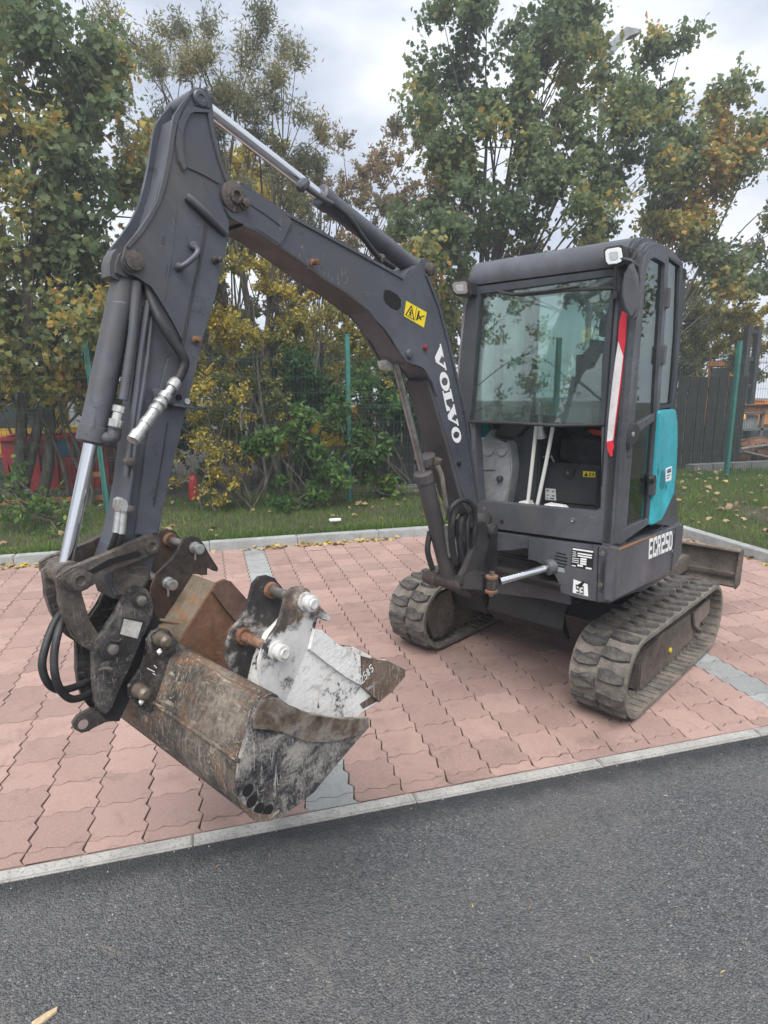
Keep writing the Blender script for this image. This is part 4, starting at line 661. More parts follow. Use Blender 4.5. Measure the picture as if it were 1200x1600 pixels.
# ---------------------------------------------------------------- buckets
def thick(pts, th):
    """closed polygon of a bent plate: outer polyline + inner offset"""
    n = len(pts); inn = []
    for i in range(n):
        a = pts[max(i-1, 0)]; b = pts[min(i+1, n-1)]; dx, dz = b[0]-a[0], b[1]-a[1]; l = math.hypot(dx, dz) or 1
        inn.append((pts[i][0]-dz/l*th, pts[i][1]+dx/l*th))
    c = (sum(p[0] for p in pts)/n, sum(p[1] for p in pts)/n)
    if sum(math.dist(p, c) for p in inn) > sum(math.dist(p, c) for p in pts): inn = [(2*p[0]-q[0], 2*p[1]-q[1]) for p, q in zip(pts, inn)]
    return pts+inn[::-1]
WP = [(1.661,0.898),(1.688,0.916),(1.718,0.923),(1.741,0.907),(1.757,0.871),(1.777,0.829),(1.799,0.786),(1.809,0.742),(1.810,0.690),(1.794,0.637),(1.757,0.585),(1.716,0.564),(1.677,0.553),(1.561,0.566),(1.443,0.626),(1.329,0.672)]
WE = [(1.331,0.706),(1.440,0.748),(1.566,0.817),(1.634,0.869)]
def bucket(parent, mw, prof, edge, s0, s1, m_shell, m_side, lip=.02, side_t=.014):
    sh = prism('bucket_shell', thick(prof, .012), s0+side_t, s1-side_t, m_shell, parent, mw, bev=.0015)
    prism('side_plate', prof+edge, s1-side_t, s1, m_side, parent, mw, bev=.0025); prism('side_plate', prof+edge, s0, s0+side_t, m_side, parent, mw, bev=.0025)
    return sh
BK = prism('wide_bucket', thick(WP, .013), -.33, .556, M_bkt, EX, BF, bev=.002); BK['label'] = 'wide scraped steel grading bucket fitted to the quick hitch'
SPn = prism('side_plate', WP+WE, .556, .572, M_bktside, BK, bev=.003); prism('side_plate', WP+WE, -.345, -.33, M_bktside, BK, bev=.003)
prism('mouth_strip', [(1.669,0.903),(1.695,0.919),(1.723,0.926),(1.744,0.910),(1.756,0.883),(1.759,0.859),(1.714,0.838),(1.673,0.816),(1.626,0.776),(1.587,0.743),(1.491,0.699),(1.387,0.676),(1.342,0.686),(1.344,0.713),(1.449,0.752),(1.575,0.821),(1.642,0.870)], .572, .582, patchy('brown_bucket_edge', [(.035, .03, .026), (.12, .09, .065), (.24, .21, .18), (.05, .05, .055)], 8, .7, .6, .2), SPn, bev=.002)
prism('wear_heel', [(1.810,0.680),(1.800,0.646),(1.782,0.615),(1.764,0.593),(1.723,0.571),(1.693,0.564),(1.688,0.586),(1.710,0.583),(1.742,0.601),(1.770,0.625),(1.792,0.652)], .572, .578, M_brown, SPn, bev=.001)
for p in [(1.782,0.693),(1.772,0.656),(1.751,0.622),(1.723,0.601)]:
    bm = bmesh.new(); add_lathe(bm, (p[0], .570, p[1]), (0, 1, 0), [(0, .017), (.0035, .017), (.0036, .014)], 18); obj('heel_hole', bm, M_void, SPn, smooth=0)
# crease weld along the back, torque tube along the mouth
c = WP[6]; tube('back_crease', [(c[0]+.003, -.33, c[1]), (c[0]+.003, .57, c[1])], .006, M_bkt, BK, n=8)
c = (WP[2][0]-.022, WP[2][1]-.03); tube('torque_tube', [(c[0], -.33, c[1]), (c[0], .565, c[1])], .032, M_bkt, BK, n=18)
EO = [(1.806,0.946),(1.805,0.986),(1.789,1.007),(1.761,1.010),(1.734,0.994),(1.713,0.959),(1.697,0.914),(1.682,0.884),(1.752,0.814),(1.783,0.748),(1.826,0.766),(1.857,0.797),(1.872,0.836),(1.870,0.865),(1.847,0.886),(1.819,0.911)]
for s in (.118, -.05): prism('bucket_ear', EO, s, s+.016, M_plate, BK, bev=.003)
def earpins(parent, mw, cs, sa, sb, r, m, head, mh, rod_m=None):
    for c in cs:
        lathe('bucket_pin', (c[0], sa-.03, c[1]), (0, 1, 0), [(0, r), (sb-sa+.05, r)], rod_m or m, parent, mw, 16)
        lathe('pin_head', (c[0], sb, c[1]), (0, 1, 0), [(0, head*1.15), (.010, head*1.15), (.011, head), (.04, head), (.043, head*.85), (.050, head*.6), (.051, .004)], mh, parent, mw, 18)
earpins(BK, None, [(1.767,0.981),(1.845,0.846)], -.05, .134, .014, M_pin, .019, patchy('dirty_pin_head', [(.05, .042, .034), (.16, .13, .10), (.24, .2, .16)], 12, .5, .3, .4))
for p in [(1.781,0.155,0.950),(1.848,0.155,0.817)]: lathe('pin_clip', p, (0, .4, 1), [(-.012, .003), (0, .008), (.01, .002)], M_wpaint, BK, n=8)
bm = bmesh.new()
for a, b, w in (((232, 1044), (243, 1052), 1), ((240, 1038), (238, 1055), 1), ((232, 1050), (248, 1045), 1)): pass
CH = [(1.813,0.902),(1.791,0.882),(1.812,0.898),(1.791,0.903),(1.784,0.892),(1.797,0.880),(1.790,0.872),(1.801,0.861)]
for k in (0, 3, 5): add_prism(bm, seg(CH[k], CH[k+1] if k+1 < len(CH) else CH[0], .0012), .1345, .1352+k*.00003)
obj('chalk_mark', bm, M_wpaint, BK, smooth=0)
BW = EX.matrix_world  # computed after update below
bpy.context.view_layer.update()
BWM = EX.matrix_world @ BF
def loose(name, base, label, cat):
    b = BWM @ Vector(base); r = empty(name, b, EX.rotation_euler[2]); fin(r, label, cat, None)
    bpy.context.view_layer.update(); return r, r.matrix_world.inverted() @ BWM
# white-painted digging bucket
NB = [(1.578,1.150),(1.555,1.165),(1.526,1.163),(1.498,1.148),(1.480,1.121),(1.452,1.075),(1.415,1.040),(1.421,1.028),(1.438,1.035),(1.470,1.060),(1.471,1.035),(1.491,1.011),(1.514,0.970),(1.540,0.930),(1.572,0.873),(1.592,0.841),(1.652,0.859),(1.671,0.905),(1.679,0.951),(1.677,0.993),(1.660,1.027),(1.631,1.051),(1.606,1.068),(1.594,1.099)]
WR, WM = loose('digging_bucket', [(1.402,0.420,0.580)][0], 'narrow digging bucket with flaking white paint, lying nested in the wide bucket', 'bucket')
NPf = [(1.493,1.022),(1.551,0.988),(1.591,0.928),(1.616,0.861),(1.611,0.780),(1.564,0.695),(1.472,0.631),(1.378,0.635),(1.291,0.682),(1.216,0.686)]
NEd = [(1.146,0.698),(1.080,0.729),(1.080,0.753),(1.168,0.817),(1.245,0.845),(1.325,0.896),(1.397,0.952),(1.454,1.010)]
prism('bucket_shell', thick(NPf, .011), .345, .49, M_white, WR, WM, bev=.001)
prism('side_plate', NPf+NEd, .489, .50, M_white, WR, WM, bev=.002); prism('side_plate', NPf+NEd, .335, .346, M_white, WR, WM, bev=.002)
prism('mouth_strip', [(1.490,1.028),(1.458,1.013),(1.401,0.954),(1.330,0.900),(1.302,0.882),(1.298,0.776),(1.364,0.831),(1.442,0.905),(1.511,0.972)], .5, .511, M_white, WR, WM, bev=.003)
prism('worn_mouth_strip', [(1.302,0.882),(1.250,0.849),(1.174,0.820),(1.086,0.757),(1.086,0.733),(1.152,0.702),(1.218,0.688),(1.298,0.774)], .5, .511, M_brown, WR, WM, bev=.003)
prism('worn_mouth_strip', [(1.458,1.013),(1.401,0.954),(1.330,0.900),(1.250,0.849),(1.174,0.820),(1.086,0.757),(1.086,0.733),(1.152,0.702),(1.218,0.688),(1.298,0.774),(1.442,0.905),(1.511,0.972)], .325, .335, M_brown, WR, WM, bev=.003)
bm = bmesh.new(); add_prism(bm, [(1.288,0.686),(1.216,0.686),(1.080,0.729),(1.080,0.753),(1.136,0.736),(1.231,0.721),(1.305,0.715)], .335, .50, 'y', .003); obj('cutting_edge', bm, M_brown, WR, WM)
def f_ear(nt, b):
    g = G(nt); n = g.noise(9, 9, .7); sx = g.n.new('ShaderNodeSeparateXYZ'); g.l.new(g.tc.outputs['Object'], sx.inputs[0])
    top = g.ramp(g.noise(9, 8, .7), (.38, (.030, .029, .030)), (.50, (.10, .078, .062)), (.58, (.21, .155, .12)), (.66, (.45, .42, .39)))
    low = g.ramp(n, (.38, (.03, .032, .036)), (.44, (.50, .49, .47)), (.7, (.64, .63, .61)))
    k = g.math('ADD', g.math('MULTIPLY', g.math('SUBTRACT', EARZ, sx.outputs['Z']), 5.), n)
    c = g.mix(g.ramp(k, (.46, 0.), (.56, 1.)), top, low); g.l.new(c, b.inputs['Base Color']); g.bump(b, n, .5, .006)
EARZ = 1.055
M_earw = mat('rubbed_white_ear', f_ear, .7); M_eard = patchy('black_white_ear', [(.17, .09, .055), (.022, .022, .025), (.05, .045, .042), (.50, .48, .45)], 6.5, .7, .6, .1, (1, 1, 1), .36, .66)
for s, me_ in ((.487, M_earw), (.335, M_eard)): prism('bucket_ear', NB, s, s+.014, me_, WR, WM, bev=.003)
for c, m in zip([(1.517,1.116),(1.624,1.004)], (M_pin, M_rustpin)):
    lathe('bucket_pin', (c[0], .31, c[1]), (0, 1, 0), [(0, .026), (.025, .026), (.026, .015), (.19, .015)], m, WR, WM, 16)
    lathe('pin_collar', (c[0], .345, c[1]), (0, 1, 0), [(0, .026), (.018, .024)], M_rustpin, WR, WM, 18)
    lathe('pin_head', (c[0]-.004, .500, c[1]), (0, 1, 0), [(0, .027), (.008, .027), (.009, .020), (.022, .020), (.024, .023), (.036, .023), (.038, .015), (.042, .013), (.040, .002)], patchy('white_pin_head', [(.12, .10, .09), (.5, .49, .47), (.62, .61, .58)], 16, .6, .4), WR, WM, 20)
# painted numbers on the lip
bm = bmesh.new()
q = [(1.299,0.787),(1.243,0.815),(1.254,0.839),(1.310,0.813)]; f = quadmap(q, 0)
def strokes(bm, f, lines, w, s):
    for k, (a, b) in enumerate(lines): add_prism(bm, seg(f(*a), f(*b), w), s, s+.0008+.00002*k)
S2585 = [((0, .8), (.1, 1)), ((.1, 1), (.18, .8)), ((.18, .8), (0, 0)), ((0, 0), (.2, 0)), ((.42, 1), (.28, 1)), ((.28, 1), (.28, .6)), ((.28, .6), (.42, .5)), ((.42, .5), (.40, .1)), ((.40, .1), (.27, 0)), ((.60, 1), (.52, .75)), ((.52, .75), (.66, .3)), ((.66, .3), (.58, 0)), ((.58, 0), (.52, .3)), ((.52, .3), (.66, .75)), ((.66, .75), (.60, 1)), ((.95, 1), (.78, 1)), ((.78, 1), (.78, .6)), ((.78, .6), (.94, .5)), ((.94, .5), (.92, .1)), ((.92, .1), (.78, 0))]
strokes(bm, f, S2585, .0011, .5113); obj('painted_number', bm, M_wpaint, WR, WM, 0)
# rusty bucket
RR, RM = loose('trenching_bucket', [(1.379,-0.120,0.518)][0], 'rusty brown trenching bucket nested in the wide bucket right behind the quick hitch', 'bucket')
RPf = [(1.501,1.064),(1.522,1.040),(1.580,0.975),(1.610,0.944),(1.635,0.912),(1.644,0.888),(1.632,0.835),(1.591,0.748),(1.497,0.657),(1.364,0.623),(1.244,0.676)]
REd = [(1.210,0.742),(1.294,0.857),(1.375,0.963),(1.427,1.030),(1.446,1.057),(1.471,1.070)]
prism('bucket_shell', thick(RPf, .011), -.305, .02, M_orange, RR, RM, bev=.001)
prism('side_plate', RPf+REd, .019, .03, M_rust, RR, RM, bev=.002); prism('side_plate', RPf+REd, -.315, -.304, M_rust, RR, RM, bev=.002)
prism('mouth_strip', [(1.525,1.042),(1.504,1.066),(1.474,1.072),(1.449,1.059),(1.430,1.032),(1.379,0.965),(1.298,0.859),(1.214,0.745),(1.246,0.719),(1.357,0.816),(1.433,0.902),(1.480,0.971)], .03, .041, patchy('brown_rust_strip', [(.075, .042, .032), (.15, .085, .065), (.20, .13, .10)], 8, .85, .4), RR, RM, bev=.003)
tube('back_crease', [(1.600,0.020,0.939),(1.633,-0.120,0.934)], .005, M_orange, RR, RM, n=6)
RE = [(1.536,1.180),(1.522,1.198),(1.493,1.199),(1.463,1.187),(1.450,1.163),(1.437,1.128),(1.416,1.095),(1.396,1.062),(1.400,1.050),(1.415,1.056),(1.445,1.082),(1.442,1.048),(1.463,1.051),(1.502,1.069),(1.544,1.009),(1.589,0.952),(1.635,0.916),(1.654,0.958),(1.660,1.023),(1.653,1.057),(1.634,1.093),(1.605,1.113),(1.570,1.133),(1.550,1.155)]
for s in (-.132, -.30): prism('bucket_ear', RE, s, s+.014, patchy('black_rusty_ear', [(.05, .032, .024), (.035, .032, .031), (.09, .065, .05), (.14, .08, .05)], 6, .75, .5, .1), RR, RM, bev=.003)
for c in [(1.489,1.159),(1.598,1.057)]:
    lathe('bucket_pin', (c[0], -.31, c[1]), (0, 1, 0), [(0, .014), (.22, .014)], M_pin, RR, RM, 16)
    lathe('pin_collar', (c[0], -.286, c[1]), (0, 1, 0), [(0, .026), (.02, .024)], M_rust, RR, RM, 18)
    lathe('pin_head', (c[0], -.118, c[1]), (0, 1, 0), [(0, .021), (.008, .021), (.01, .016), (.026, .016), (.028, .018), (.040, .018), (.042, .011), (.041, .002)], M_zinc, RR, RM, 18)
    tube('split_pin', [(c[0]+.015, -.085, c[1]-.01), (c[0]+.02, -.08, c[1]-.035)], .004, M_pin, RR, RM, n=6)

# ================================================================ THE PLACE
CAMP = Vector((0.7371, -2.3340, 1.7175))
def wpos(g): return g.n.new('ShaderNodeNewGeometry').outputs['Position']
def sheet(name, x0, y0, x1, y1, z, m, nx=1, ny=1):
    bm = bmesh.new(); V = [[bm.verts.new((x0+(x1-x0)*i/nx, y0+(y1-y0)*j/ny, z)) for i in range(nx+1)] for j in range(ny+1)]
    for j in range(ny):
        for i in range(nx): bm.faces.new((V[j][i], V[j][i+1], V[j+1][i+1], V[j+1][i]))
    return fin(obj(name, bm, m, smooth=0), kind='structure')
def f_soil(nt, b):
    g = G(nt); p = wpos(g); g.l.new(g.ramp(g.noise(1.3, 8, .65, p), (.35, (.035, .028, .020)), (.6, (.075, .060, .042)), (.75, (.055, .065, .025))), b.inputs['Base Color']); g.bump(b, g.noise(22, 5, .6, p), .7, .03)
def f_asph(nt, b):
    g = G(nt); p = wpos(g)
    v1 = g.voro(150, g.n and p); v2 = g.voro(260, p); st = g.voro(150, p, 'Color'); n = g.noise(1.4, 6, .6, p); n3 = g.noise(320, 3, .7, p)
    sep = g.n.new('ShaderNodeSeparateColor'); g.l.new(st, sep.inputs[0])
    c = g.ramp(sep.outputs[0], (.0, (.068, .070, .076)), (.5, (.104, .107, .114)), (.88, (.165, .169, .176)), (.98, (.21, .21, .205)), (1., (.42, .41, .39)))
    c = g.mix(g.math('MULTIPLY', g.ramp(v1, (.44, 0.), (.74, .75)), g.ramp(g.noise(60, 4, .7, p), (.35, .3), (.6, 1.))), c, (.034, .035, .039))
    c = g.mix(g.ramp(g.noise(45, 6, .8, p), (.44, 0.), (.62, .45)), c, (.175, .175, .175))
    c = g.mix(g.ramp(g.noise(38, 5, .8, p), (.36, .6), (.46, 0.)), c, (.055, .057, .062))
    c = g.mix(g.ramp(n, (.42, 0.), (.72, .45)), c, (.165, .160, .152))
    c = g.mix(g.ramp(g.noise(4.5, 7, .75, p, 1.6), (.57, 0.), (.68, .6)), c, (.20, .185, .16))
    c = g.mix(g.ramp(g.noise(3.4, 6, .7, p, 1.2), (.28, .45), (.36, 0.)), c, (.045, .046, .052))
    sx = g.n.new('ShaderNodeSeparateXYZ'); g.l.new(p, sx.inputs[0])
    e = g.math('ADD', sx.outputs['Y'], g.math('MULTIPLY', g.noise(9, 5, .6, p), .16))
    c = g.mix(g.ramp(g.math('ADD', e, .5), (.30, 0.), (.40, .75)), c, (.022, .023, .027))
    g.l.new(c, b.inputs['Base Color']); b.inputs['Roughness'].default_value = .82
    h = g.math('SUBTRACT', g.math('MULTIPLY', n3, .25), g.math('ADD', v1, g.math('MULTIPLY', v2, .35)))
    g.bump(b, h, 1.0, .009)
def f_paver(base, dark):
    def fn(nt, b):
        g = G(nt); p = wpos(g)
        t = g.math('FRACT', g.math('ADD', g.rnd(), g.attr('tint')))
        c = g.mix(t, tuple(x*.80 for x in base), tuple(min(1, x*1.16) for x in base))
        sp = g.voro(420, p, 'Color'); se = g.n.new('ShaderNodeSeparateColor'); g.l.new(sp, se.inputs[0])
        c = g.mix(g.ramp(se.outputs[0], (.0, .38), (.35, 0.)), c, dark)
        c = g.mix(g.ramp(se.outputs[1], (.78, 0.), (1., .5)), c, tuple(min(1, x*1.5+.05) for x in base))
        c = g.mix(g.ramp(g.noise(2.2, 7, .66, p, .5), (.50, 0.), (.70, .65)), c, tuple(x*.60 for x in base))
        c = g.mix(g.ramp(g.noise(1.1, 6, .6, p, .3), (.30, .35), (.46, 0.)), c, tuple(x*.8+.06 for x in base))
        c = g.mix(g.ramp(g.noise(7.5, 6, .72, p, 1.), (.62, 0.), (.72, .65)), c, (.13, .10, .09))
        c = g.mix(g.ramp(g.noise(3.1, 8, .74, p, 2.2), (.54, 0.), (.66, .5)), c, (.17, .125, .105))
        c = g.mix(g.ramp(g.noise(13, 3, .6, p, 0), (.735, 0.), (.75, .5)), c, (.5, .47, .45))
        g.l.new(c, b.inputs['Base Color']); b.inputs['Roughness'].default_value = .88
        g.bump(b, g.math('ADD', g.noise(380, 3, .7, p), g.math('MULTIPLY', g.noise(60, 3, .6, p), .5)), .45, .003)
    return fn
def f_conc(base, speck=.5, moss=.3):
    def fn(nt, b):
        g = G(nt); p = wpos(g)
        c = g.ramp(g.noise(5, 8, .7, p), (.3, tuple(x*.62 for x in base)), (.6, base), (.8, tuple(min(1, x*1.18) for x in base)))
        se = g.n.new('ShaderNodeSeparateColor'); g.l.new(g.voro(170, p, 'Color'), se.inputs[0])
        c = g.mix(g.ramp(se.outputs[0], (0., speck), (.22, 0.)), c, tuple(x*.35 for x in base))
        c = g.mix(g.ramp(g.noise(11, 6, .7, p, .8), (.58, 0.), (.70, moss)), c, (.075, .08, .05))
        g.l.new(c, b.inputs['Base Color']); b.inputs['Roughness'].default_value = .9
        g.bump(b, g.noise(150, 5, .7, p), .6, .004)
    return fn
M_soil = mat('soil', f_soil, .95); M_asph = mat('asphalt', f_asph, .85)
M_pav = mat('red_paver', f_paver((.342, .228, .196), (.20, .12, .10)), .9); M_pavg = mat('grey_paver', f_paver((.30, .31, .305), (.13, .13, .13)), .9)
M_pavd = mat('stained_paver', f_paver((.25, .15, .125), (.14, .09, .08)), .9)
M_joint = mat('joint_sand', f_conc((.045, .032, .028), .4, .2), .95)
M_edge = mat('pale_edging_concrete', f_conc((.40, .39, .365), .7, .35), .9); M_kerb = mat('kerb_concrete', f_conc((.37, .385, .38), .55, .45), .9)
sheet('ground', -58, -58, 58, 58, -.03, M_soil)
sheet('road', -40, -30, 40, -.137, -.006, M_asph)
PV0 = sheet('paving', -9.5, -.14, 5.9, 4.27, -.0075, M_joint)
# ---- wavy pavers
CELL = .21
def wav(t, a=.046):
    K = ((0, 0), (.12, -.15), (.20, -a), (.33, a), (.5, 0), (.68, -a), (.81, a), (.92, .15), (1, 0))
    K = ((0, 0), (.20, -a), (.33, a), (.68, -a), (.82, a), (1, 0))
    for (x0, y0), (x1, y1) in zip(K, K[1:]):
        if t <= x1: return y0+(y1-y0)*(t-x0)/(x1-x0)
    return 0
TS = (0, .20, .33, .68, .82)
def outline(clip=None):
    P = [(t, wav(t)) for t in TS]+[(1-wav(t)*1.0, t) for t in TS]+[(1-t, 1+wav(1-t)) for t in TS]+[(-wav(1-t)*1.0, 1-t) for t in TS]
    if clip is not None: P = [(x, max(y, clip)) for x, y in P if y > clip-.001 or abs(x-.5) > .49]
    return P
def paver_pts(clip=None):
    P = outline(clip); c = Vector((.5, .5 if clip is None else (1+clip)/2)); out = []
    n = len(P); rings = []
    for ins, z in ((.0125, -.011), (.0125, -.003), (.021, 0.0)):
        R = []
        for i, p in enumerate(P):
            a = Vector(P[i-1]); q = Vector(p); b = Vector(P[(i+1) % n]); d1 = (q-a).normalized() if (q-a).length > 1e-6 else Vector((1, 0)); d2 = (b-q).normalized() if (b-q).length > 1e-6 else d1
            nn = Vector((-(d1+d2).y, (d1+d2).x)); nn = nn.normalized() if nn.length > 1e-6 else (c-q).normalized()
            if nn.dot(c-q) < 0 and abs(nn.dot((c-q).normalized())) > .4: nn = -nn
            v = (q+nn*ins)*CELL; R.append((v.x, v.y, z))
        rings.append(R)
    return rings
def paver_mesh(m, clip=None, name='paver', seed=0):
    R = paver_pts(clip); n = len(R[0]); r = random.Random(seed); V = [tuple(v) for ring in R for v in ring]; F = []
    for k in (0, 1):
        for i in range(n): j = (i+1) % n; F.append((k*n+i, k*n+j, (k+1)*n+j, (k+1)*n+i))
    F.append(tuple(2*n+i for i in range(n)))
    me = bpy.data.meshes.new(name); me.from_pydata(V, [], F); me.materials.append(m); return me, V, F
PM = {k: paver_mesh(m)[0] for k, m in (('r', M_pav), ('g', M_pavg), ('d', M_pavd))}; PMc = {k: paver_mesh(m, -.0001+.66)[0] for k, m in (('r', M_pav), ('g', M_pavg), ('d', M_pavd))}
def kind_of(i, j):
    if i in (5, 17, -7): return 'g'
    if (i, j) in ((15, 15), (15, 16), (17, 17), (99, 0), (-1, 8), (13, 1)) : return 'd' if (i, j) not in ((17, 17), (13, 1), (-1, 8)) else 'r'
    return 'r'
cells = []
for j in range(-1, 21):
    for i in range(-44, 28):
        c = Vector(((i+.5)*CELL, (j+.5)*CELL, 0)); d = c-CAMP; v = cam.matrix_world.inverted() @ c
        inview = v.z < -.2 and abs(v.x/v.z) < .68 and abs(v.y/v.z) < .90
        cells.append((0 if inview else 1, d.length, i, j))
cells.sort(); near = [c for c in cells if c[0] == 0][:300]; nearset = {(c[2], c[3]) for c in near}
hidden = 0
for _, _, i, j in near:
    me = (PMc if j == -1 else PM)[kind_of(i, j)]
    o = mobj('paver', me, None, PV0); o.location = (i*CELL, j*CELL, random.gauss(0, .0009)); o.rotation_euler = (random.gauss(0, .003), random.gauss(0, .003), random.gauss(0, .004))
groups = {'r': [], 'g': [], 'd': []}
for _, _, i, j in cells:
    if (i, j) not in nearset: groups[kind_of(i, j)].append((i, j))
for k, m in (('r', M_pav), ('g', M_pavg), ('d', M_pavd)):
    VV = []; FF = []; TT = []
    for i, j in groups[k]:
        _, V, F = (paver_mesh(m, .66 if j == -1 else None)) if False else (None, *((lambda R: ([tuple(v) for ring in R for v in ring], None))(paver_pts(.66 if j == -1 else None))))
        n = len(V)//3; o = len(VV); dz = random.gauss(0, .0009); VV += [(x+i*CELL, y+j*CELL, z+dz) for x, y, z in V]
        for q in range(n): s = (q+1) % n; FF.append((o+n+q, o+n+s, o+2*n+s, o+2*n+q))
        FF.append(tuple(o+2*n+q for q in range(n))); TT += [random.random()]*(3*n)
    if not VV: continue
    me = bpy.data.meshes.new('far_pavers'); me.from_pydata(VV, [], FF); at = me.attributes.new('tint', 'FLOAT', 'POINT'); at.data.foreach_set('value', TT)
    fin(mobj('far_pavers', me, m, PV0), kind='stuff')
# ---- edging strip and kerbs
r = random.Random(3)
EDG = empty('edging_strip', (0, -.105, 0)); bpy.data.objects.remove(EDG)
x = -9.3; first = True
def kerb(name, x0, x1, y0, y1, z0, z1, m, parent, along='x'):
    bm = bmesh.new(); n = max(2, int((x1-x0 if along == 'x' else y1-y0)/.05))
    add_box(bm, (x0, y0, z0), (x1, y1, z1), .006)
    o = obj(name, bm, m, parent, smooth=0); return o
base = fin(obj('edging', add_box(bmesh.new(), (-9.4, -.134, -.03), (6.0, -.072, -.012)), M_joint, smooth=0), kind='structure')
xs = [-9.3+.9*k for k in range(20)]
for a in xs:
    b_ = min(a+.9, 5.95)
    if b_-a > .1: kerb('edging_stone', a+.002, b_-.002, -.134+r.uniform(-.003, .003), -.073, -.03, .003+r.uniform(-.001, .002), M_edge, base)
kb = fin(obj('back_kerb', add_box(bmesh.new(), (-9.4, 4.27, -.03), (6.0, 4.36, .02)), M_joint, smooth=0), kind='structure')
for k in range(17):
    a = -9.35+.915*k; kerb('kerb_stone', a+.003, min(a+.912, 5.90), 4.25+r.uniform(-.004, .004), 4.375, -.02, .092+r.uniform(-.003, .003), M_kerb, kb)
rk = fin(obj('side_kerb', add_box(bmesh.new(), (5.90, -.07, -.03), (6.0, 4.36, .02)), M_joint, smooth=0), kind='structure')
for k in range(5):
    a = -.07+.915*k; kerb('kerb_stone', 5.885, 6.01, a+.003, min(a+.912, 4.375), -.02, .092, M_kerb, rk)
# ---- grass banks
def bank(x, y):
    z = .075
    if y > 4.4: z += .035*min(1, (y-4.4)/1.2)
    if x > 6.2: z += .05*min(1, (x-6.2)/2.)
    return z+.012*noise.noise(Vector((x*1.7, y*1.7, 0)))
bm = bmesh.new()
def patch(bm, x0, y0, x1, y1, st=.2):
    nx = max(1, int((x1-x0)/st)); ny = max(1, int((y1-y0)/st)); V = []
    for j in range(ny+1): V.append([bm.verts.new(((X := x0+(x1-x0)*i/nx), (Y := y0+(y1-y0)*j/ny), bank(X, Y))) for i in range(nx+1)])
    for j in range(ny):
        for i in range(nx): bm.faces.new((V[j][i], V[j][i+1], V[j+1][i+1], V[j+1][i]))
patch(bm, -9.3, 4.37, 6.0, 7.2); patch(bm, 6.0, -.07, 16, 7.2, .3)
fin(obj('verge', bm, M_soil, smooth=180), kind='structure')
sheet('yard', -40, 7.2, 40, 60, .10, mat('yard_ground', f_conc((.085, .075, .062), .5, .3), .95))
# ---- leaf and blade builders (numpy)
def scatter_mesh(name, T, TF, P, X, Y, Z, S, tint, m, parent=None, mw=None):
    """T (k,3) template verts, TF faces, P (n,3) positions, XYZ (n,3) axes, S (n,) scale"""
    T = np.asarray(T, float); n = len(P); k = len(T)
    V = P[:, None, :]+S[:, None, None]*(T[None, :, 0:1]*X[:, None, :]+T[None, :, 1:2]*Y[:, None, :]+T[None, :, 2:3]*Z[:, None, :])
    V = V.reshape(-1, 3); nl = sum(len(f) for f in TF); loops = np.concatenate([np.array(f) for f in TF])
    LV = (loops[None, :]+(np.arange(n)*k)[:, None]).ravel(); st = np.cumsum([0]+[len(f) for f in TF[:-1]]); LS = (st[None, :]+(np.arange(n)*nl)[:, None]).ravel()
    me = bpy.data.meshes.new(name); me.vertices.add(len(V)); me.vertices.foreach_set('co', V.ravel().astype(np.float32))
    me.loops.add(len(LV)); me.loops.foreach_set('vertex_index', LV.astype(np.int32))
    me.polygons.add(len(LS)); me.polygons.foreach_set('loop_start', LS.astype(np.int32)); me.update(calc_edges=True)
    at = me.attributes.new('tint', 'FLOAT', 'POINT'); at.data.foreach_set('value', np.repeat(tint, k).astype(np.float32))
    return mobj(name, me, m, parent, mw)
def unit(v): return v/np.maximum(np.linalg.norm(v, axis=1, keepdims=True), 1e-9)
def frames(n, droop=.5, flat=.0):
    Y = unit(RNG.normal(size=(n, 3))+np.array([0, 0, -droop])); Z = RNG.normal(size=(n, 3))+np.array([0, 0, flat]); X = unit(np.cross(Y, Z)); Z = np.cross(X, Y); return X, Y, Z
def lobed(n_l=5, depth=.45):
    A = [(0, 0), (.16, .10), (.46, .02), (.34, .22), (.62, .42), (.36, .46), (.40, .66), (.18, .62), (0, 1.0)]
    L_ = A+[(-x, y) for x, y in A[-2:0:-1]]
    V = [(0, .38, .05)]+[(x, y, -.10*abs(x)-.06*y*y) for x, y in L_]; n = len(L_)
    return V, [(0, i+1, (i+1) % n+1) for i in range(n)]
MAPLE = lobed()
MAPLE_S = ([(0, .4, .06), (0, 0, 0), (.42, .08, -.05), (.58, .45, -.06), (.26, .60, 0), (0, 1, -.05), (-.26, .60, 0), (-.58, .45, -.06), (-.42, .08, -.05)], [(0, i, i+1 if i < 8 else 1) for i in range(1, 9)])
OVAL = ([(0, 0, 0), (.24, .28, .04), (.26, .58, .03), (0, 1, -.05), (-.26, .58, .03), (-.24, .28, .04)], [(0, 1, 2, 3), (0, 3, 4, 5)])
WILLOW = ([(0, 0, 0), (.13, .4, .02), (0, 1, -.03), (-.13, .4, .02)], [(0, 1, 2), (0, 2, 3)])
def f_leaf(stops, trans=.52):
    def fn(nt, b):
        g = G(nt); t = g.attr('tint'); c = g.ramp(t, *stops); c = g.mix(g.math('MULTIPLY', g.noise(9, 2, .5, wpos(g)), .22), c, tuple(x*.7 for x in stops[0][1]))
        g.l.new(c, b.inputs['Base Color']); b.inputs['Roughness'].default_value = .55; b.inputs['Specular IOR Level'].default_value = .35
        tr = g.n.new('ShaderNodeBsdfTranslucent'); g.l.new(c, tr.inputs['Color']); mx = g.n.new('ShaderNodeMixShader'); mx.inputs[0].default_value = trans
        g.l.new(b.outputs[0], mx.inputs[1]); g.l.new(tr.outputs[0], mx.inputs[2]); g.l.new(mx.outputs[0], g.n['Material Output'].inputs['Surface'])
    return fn
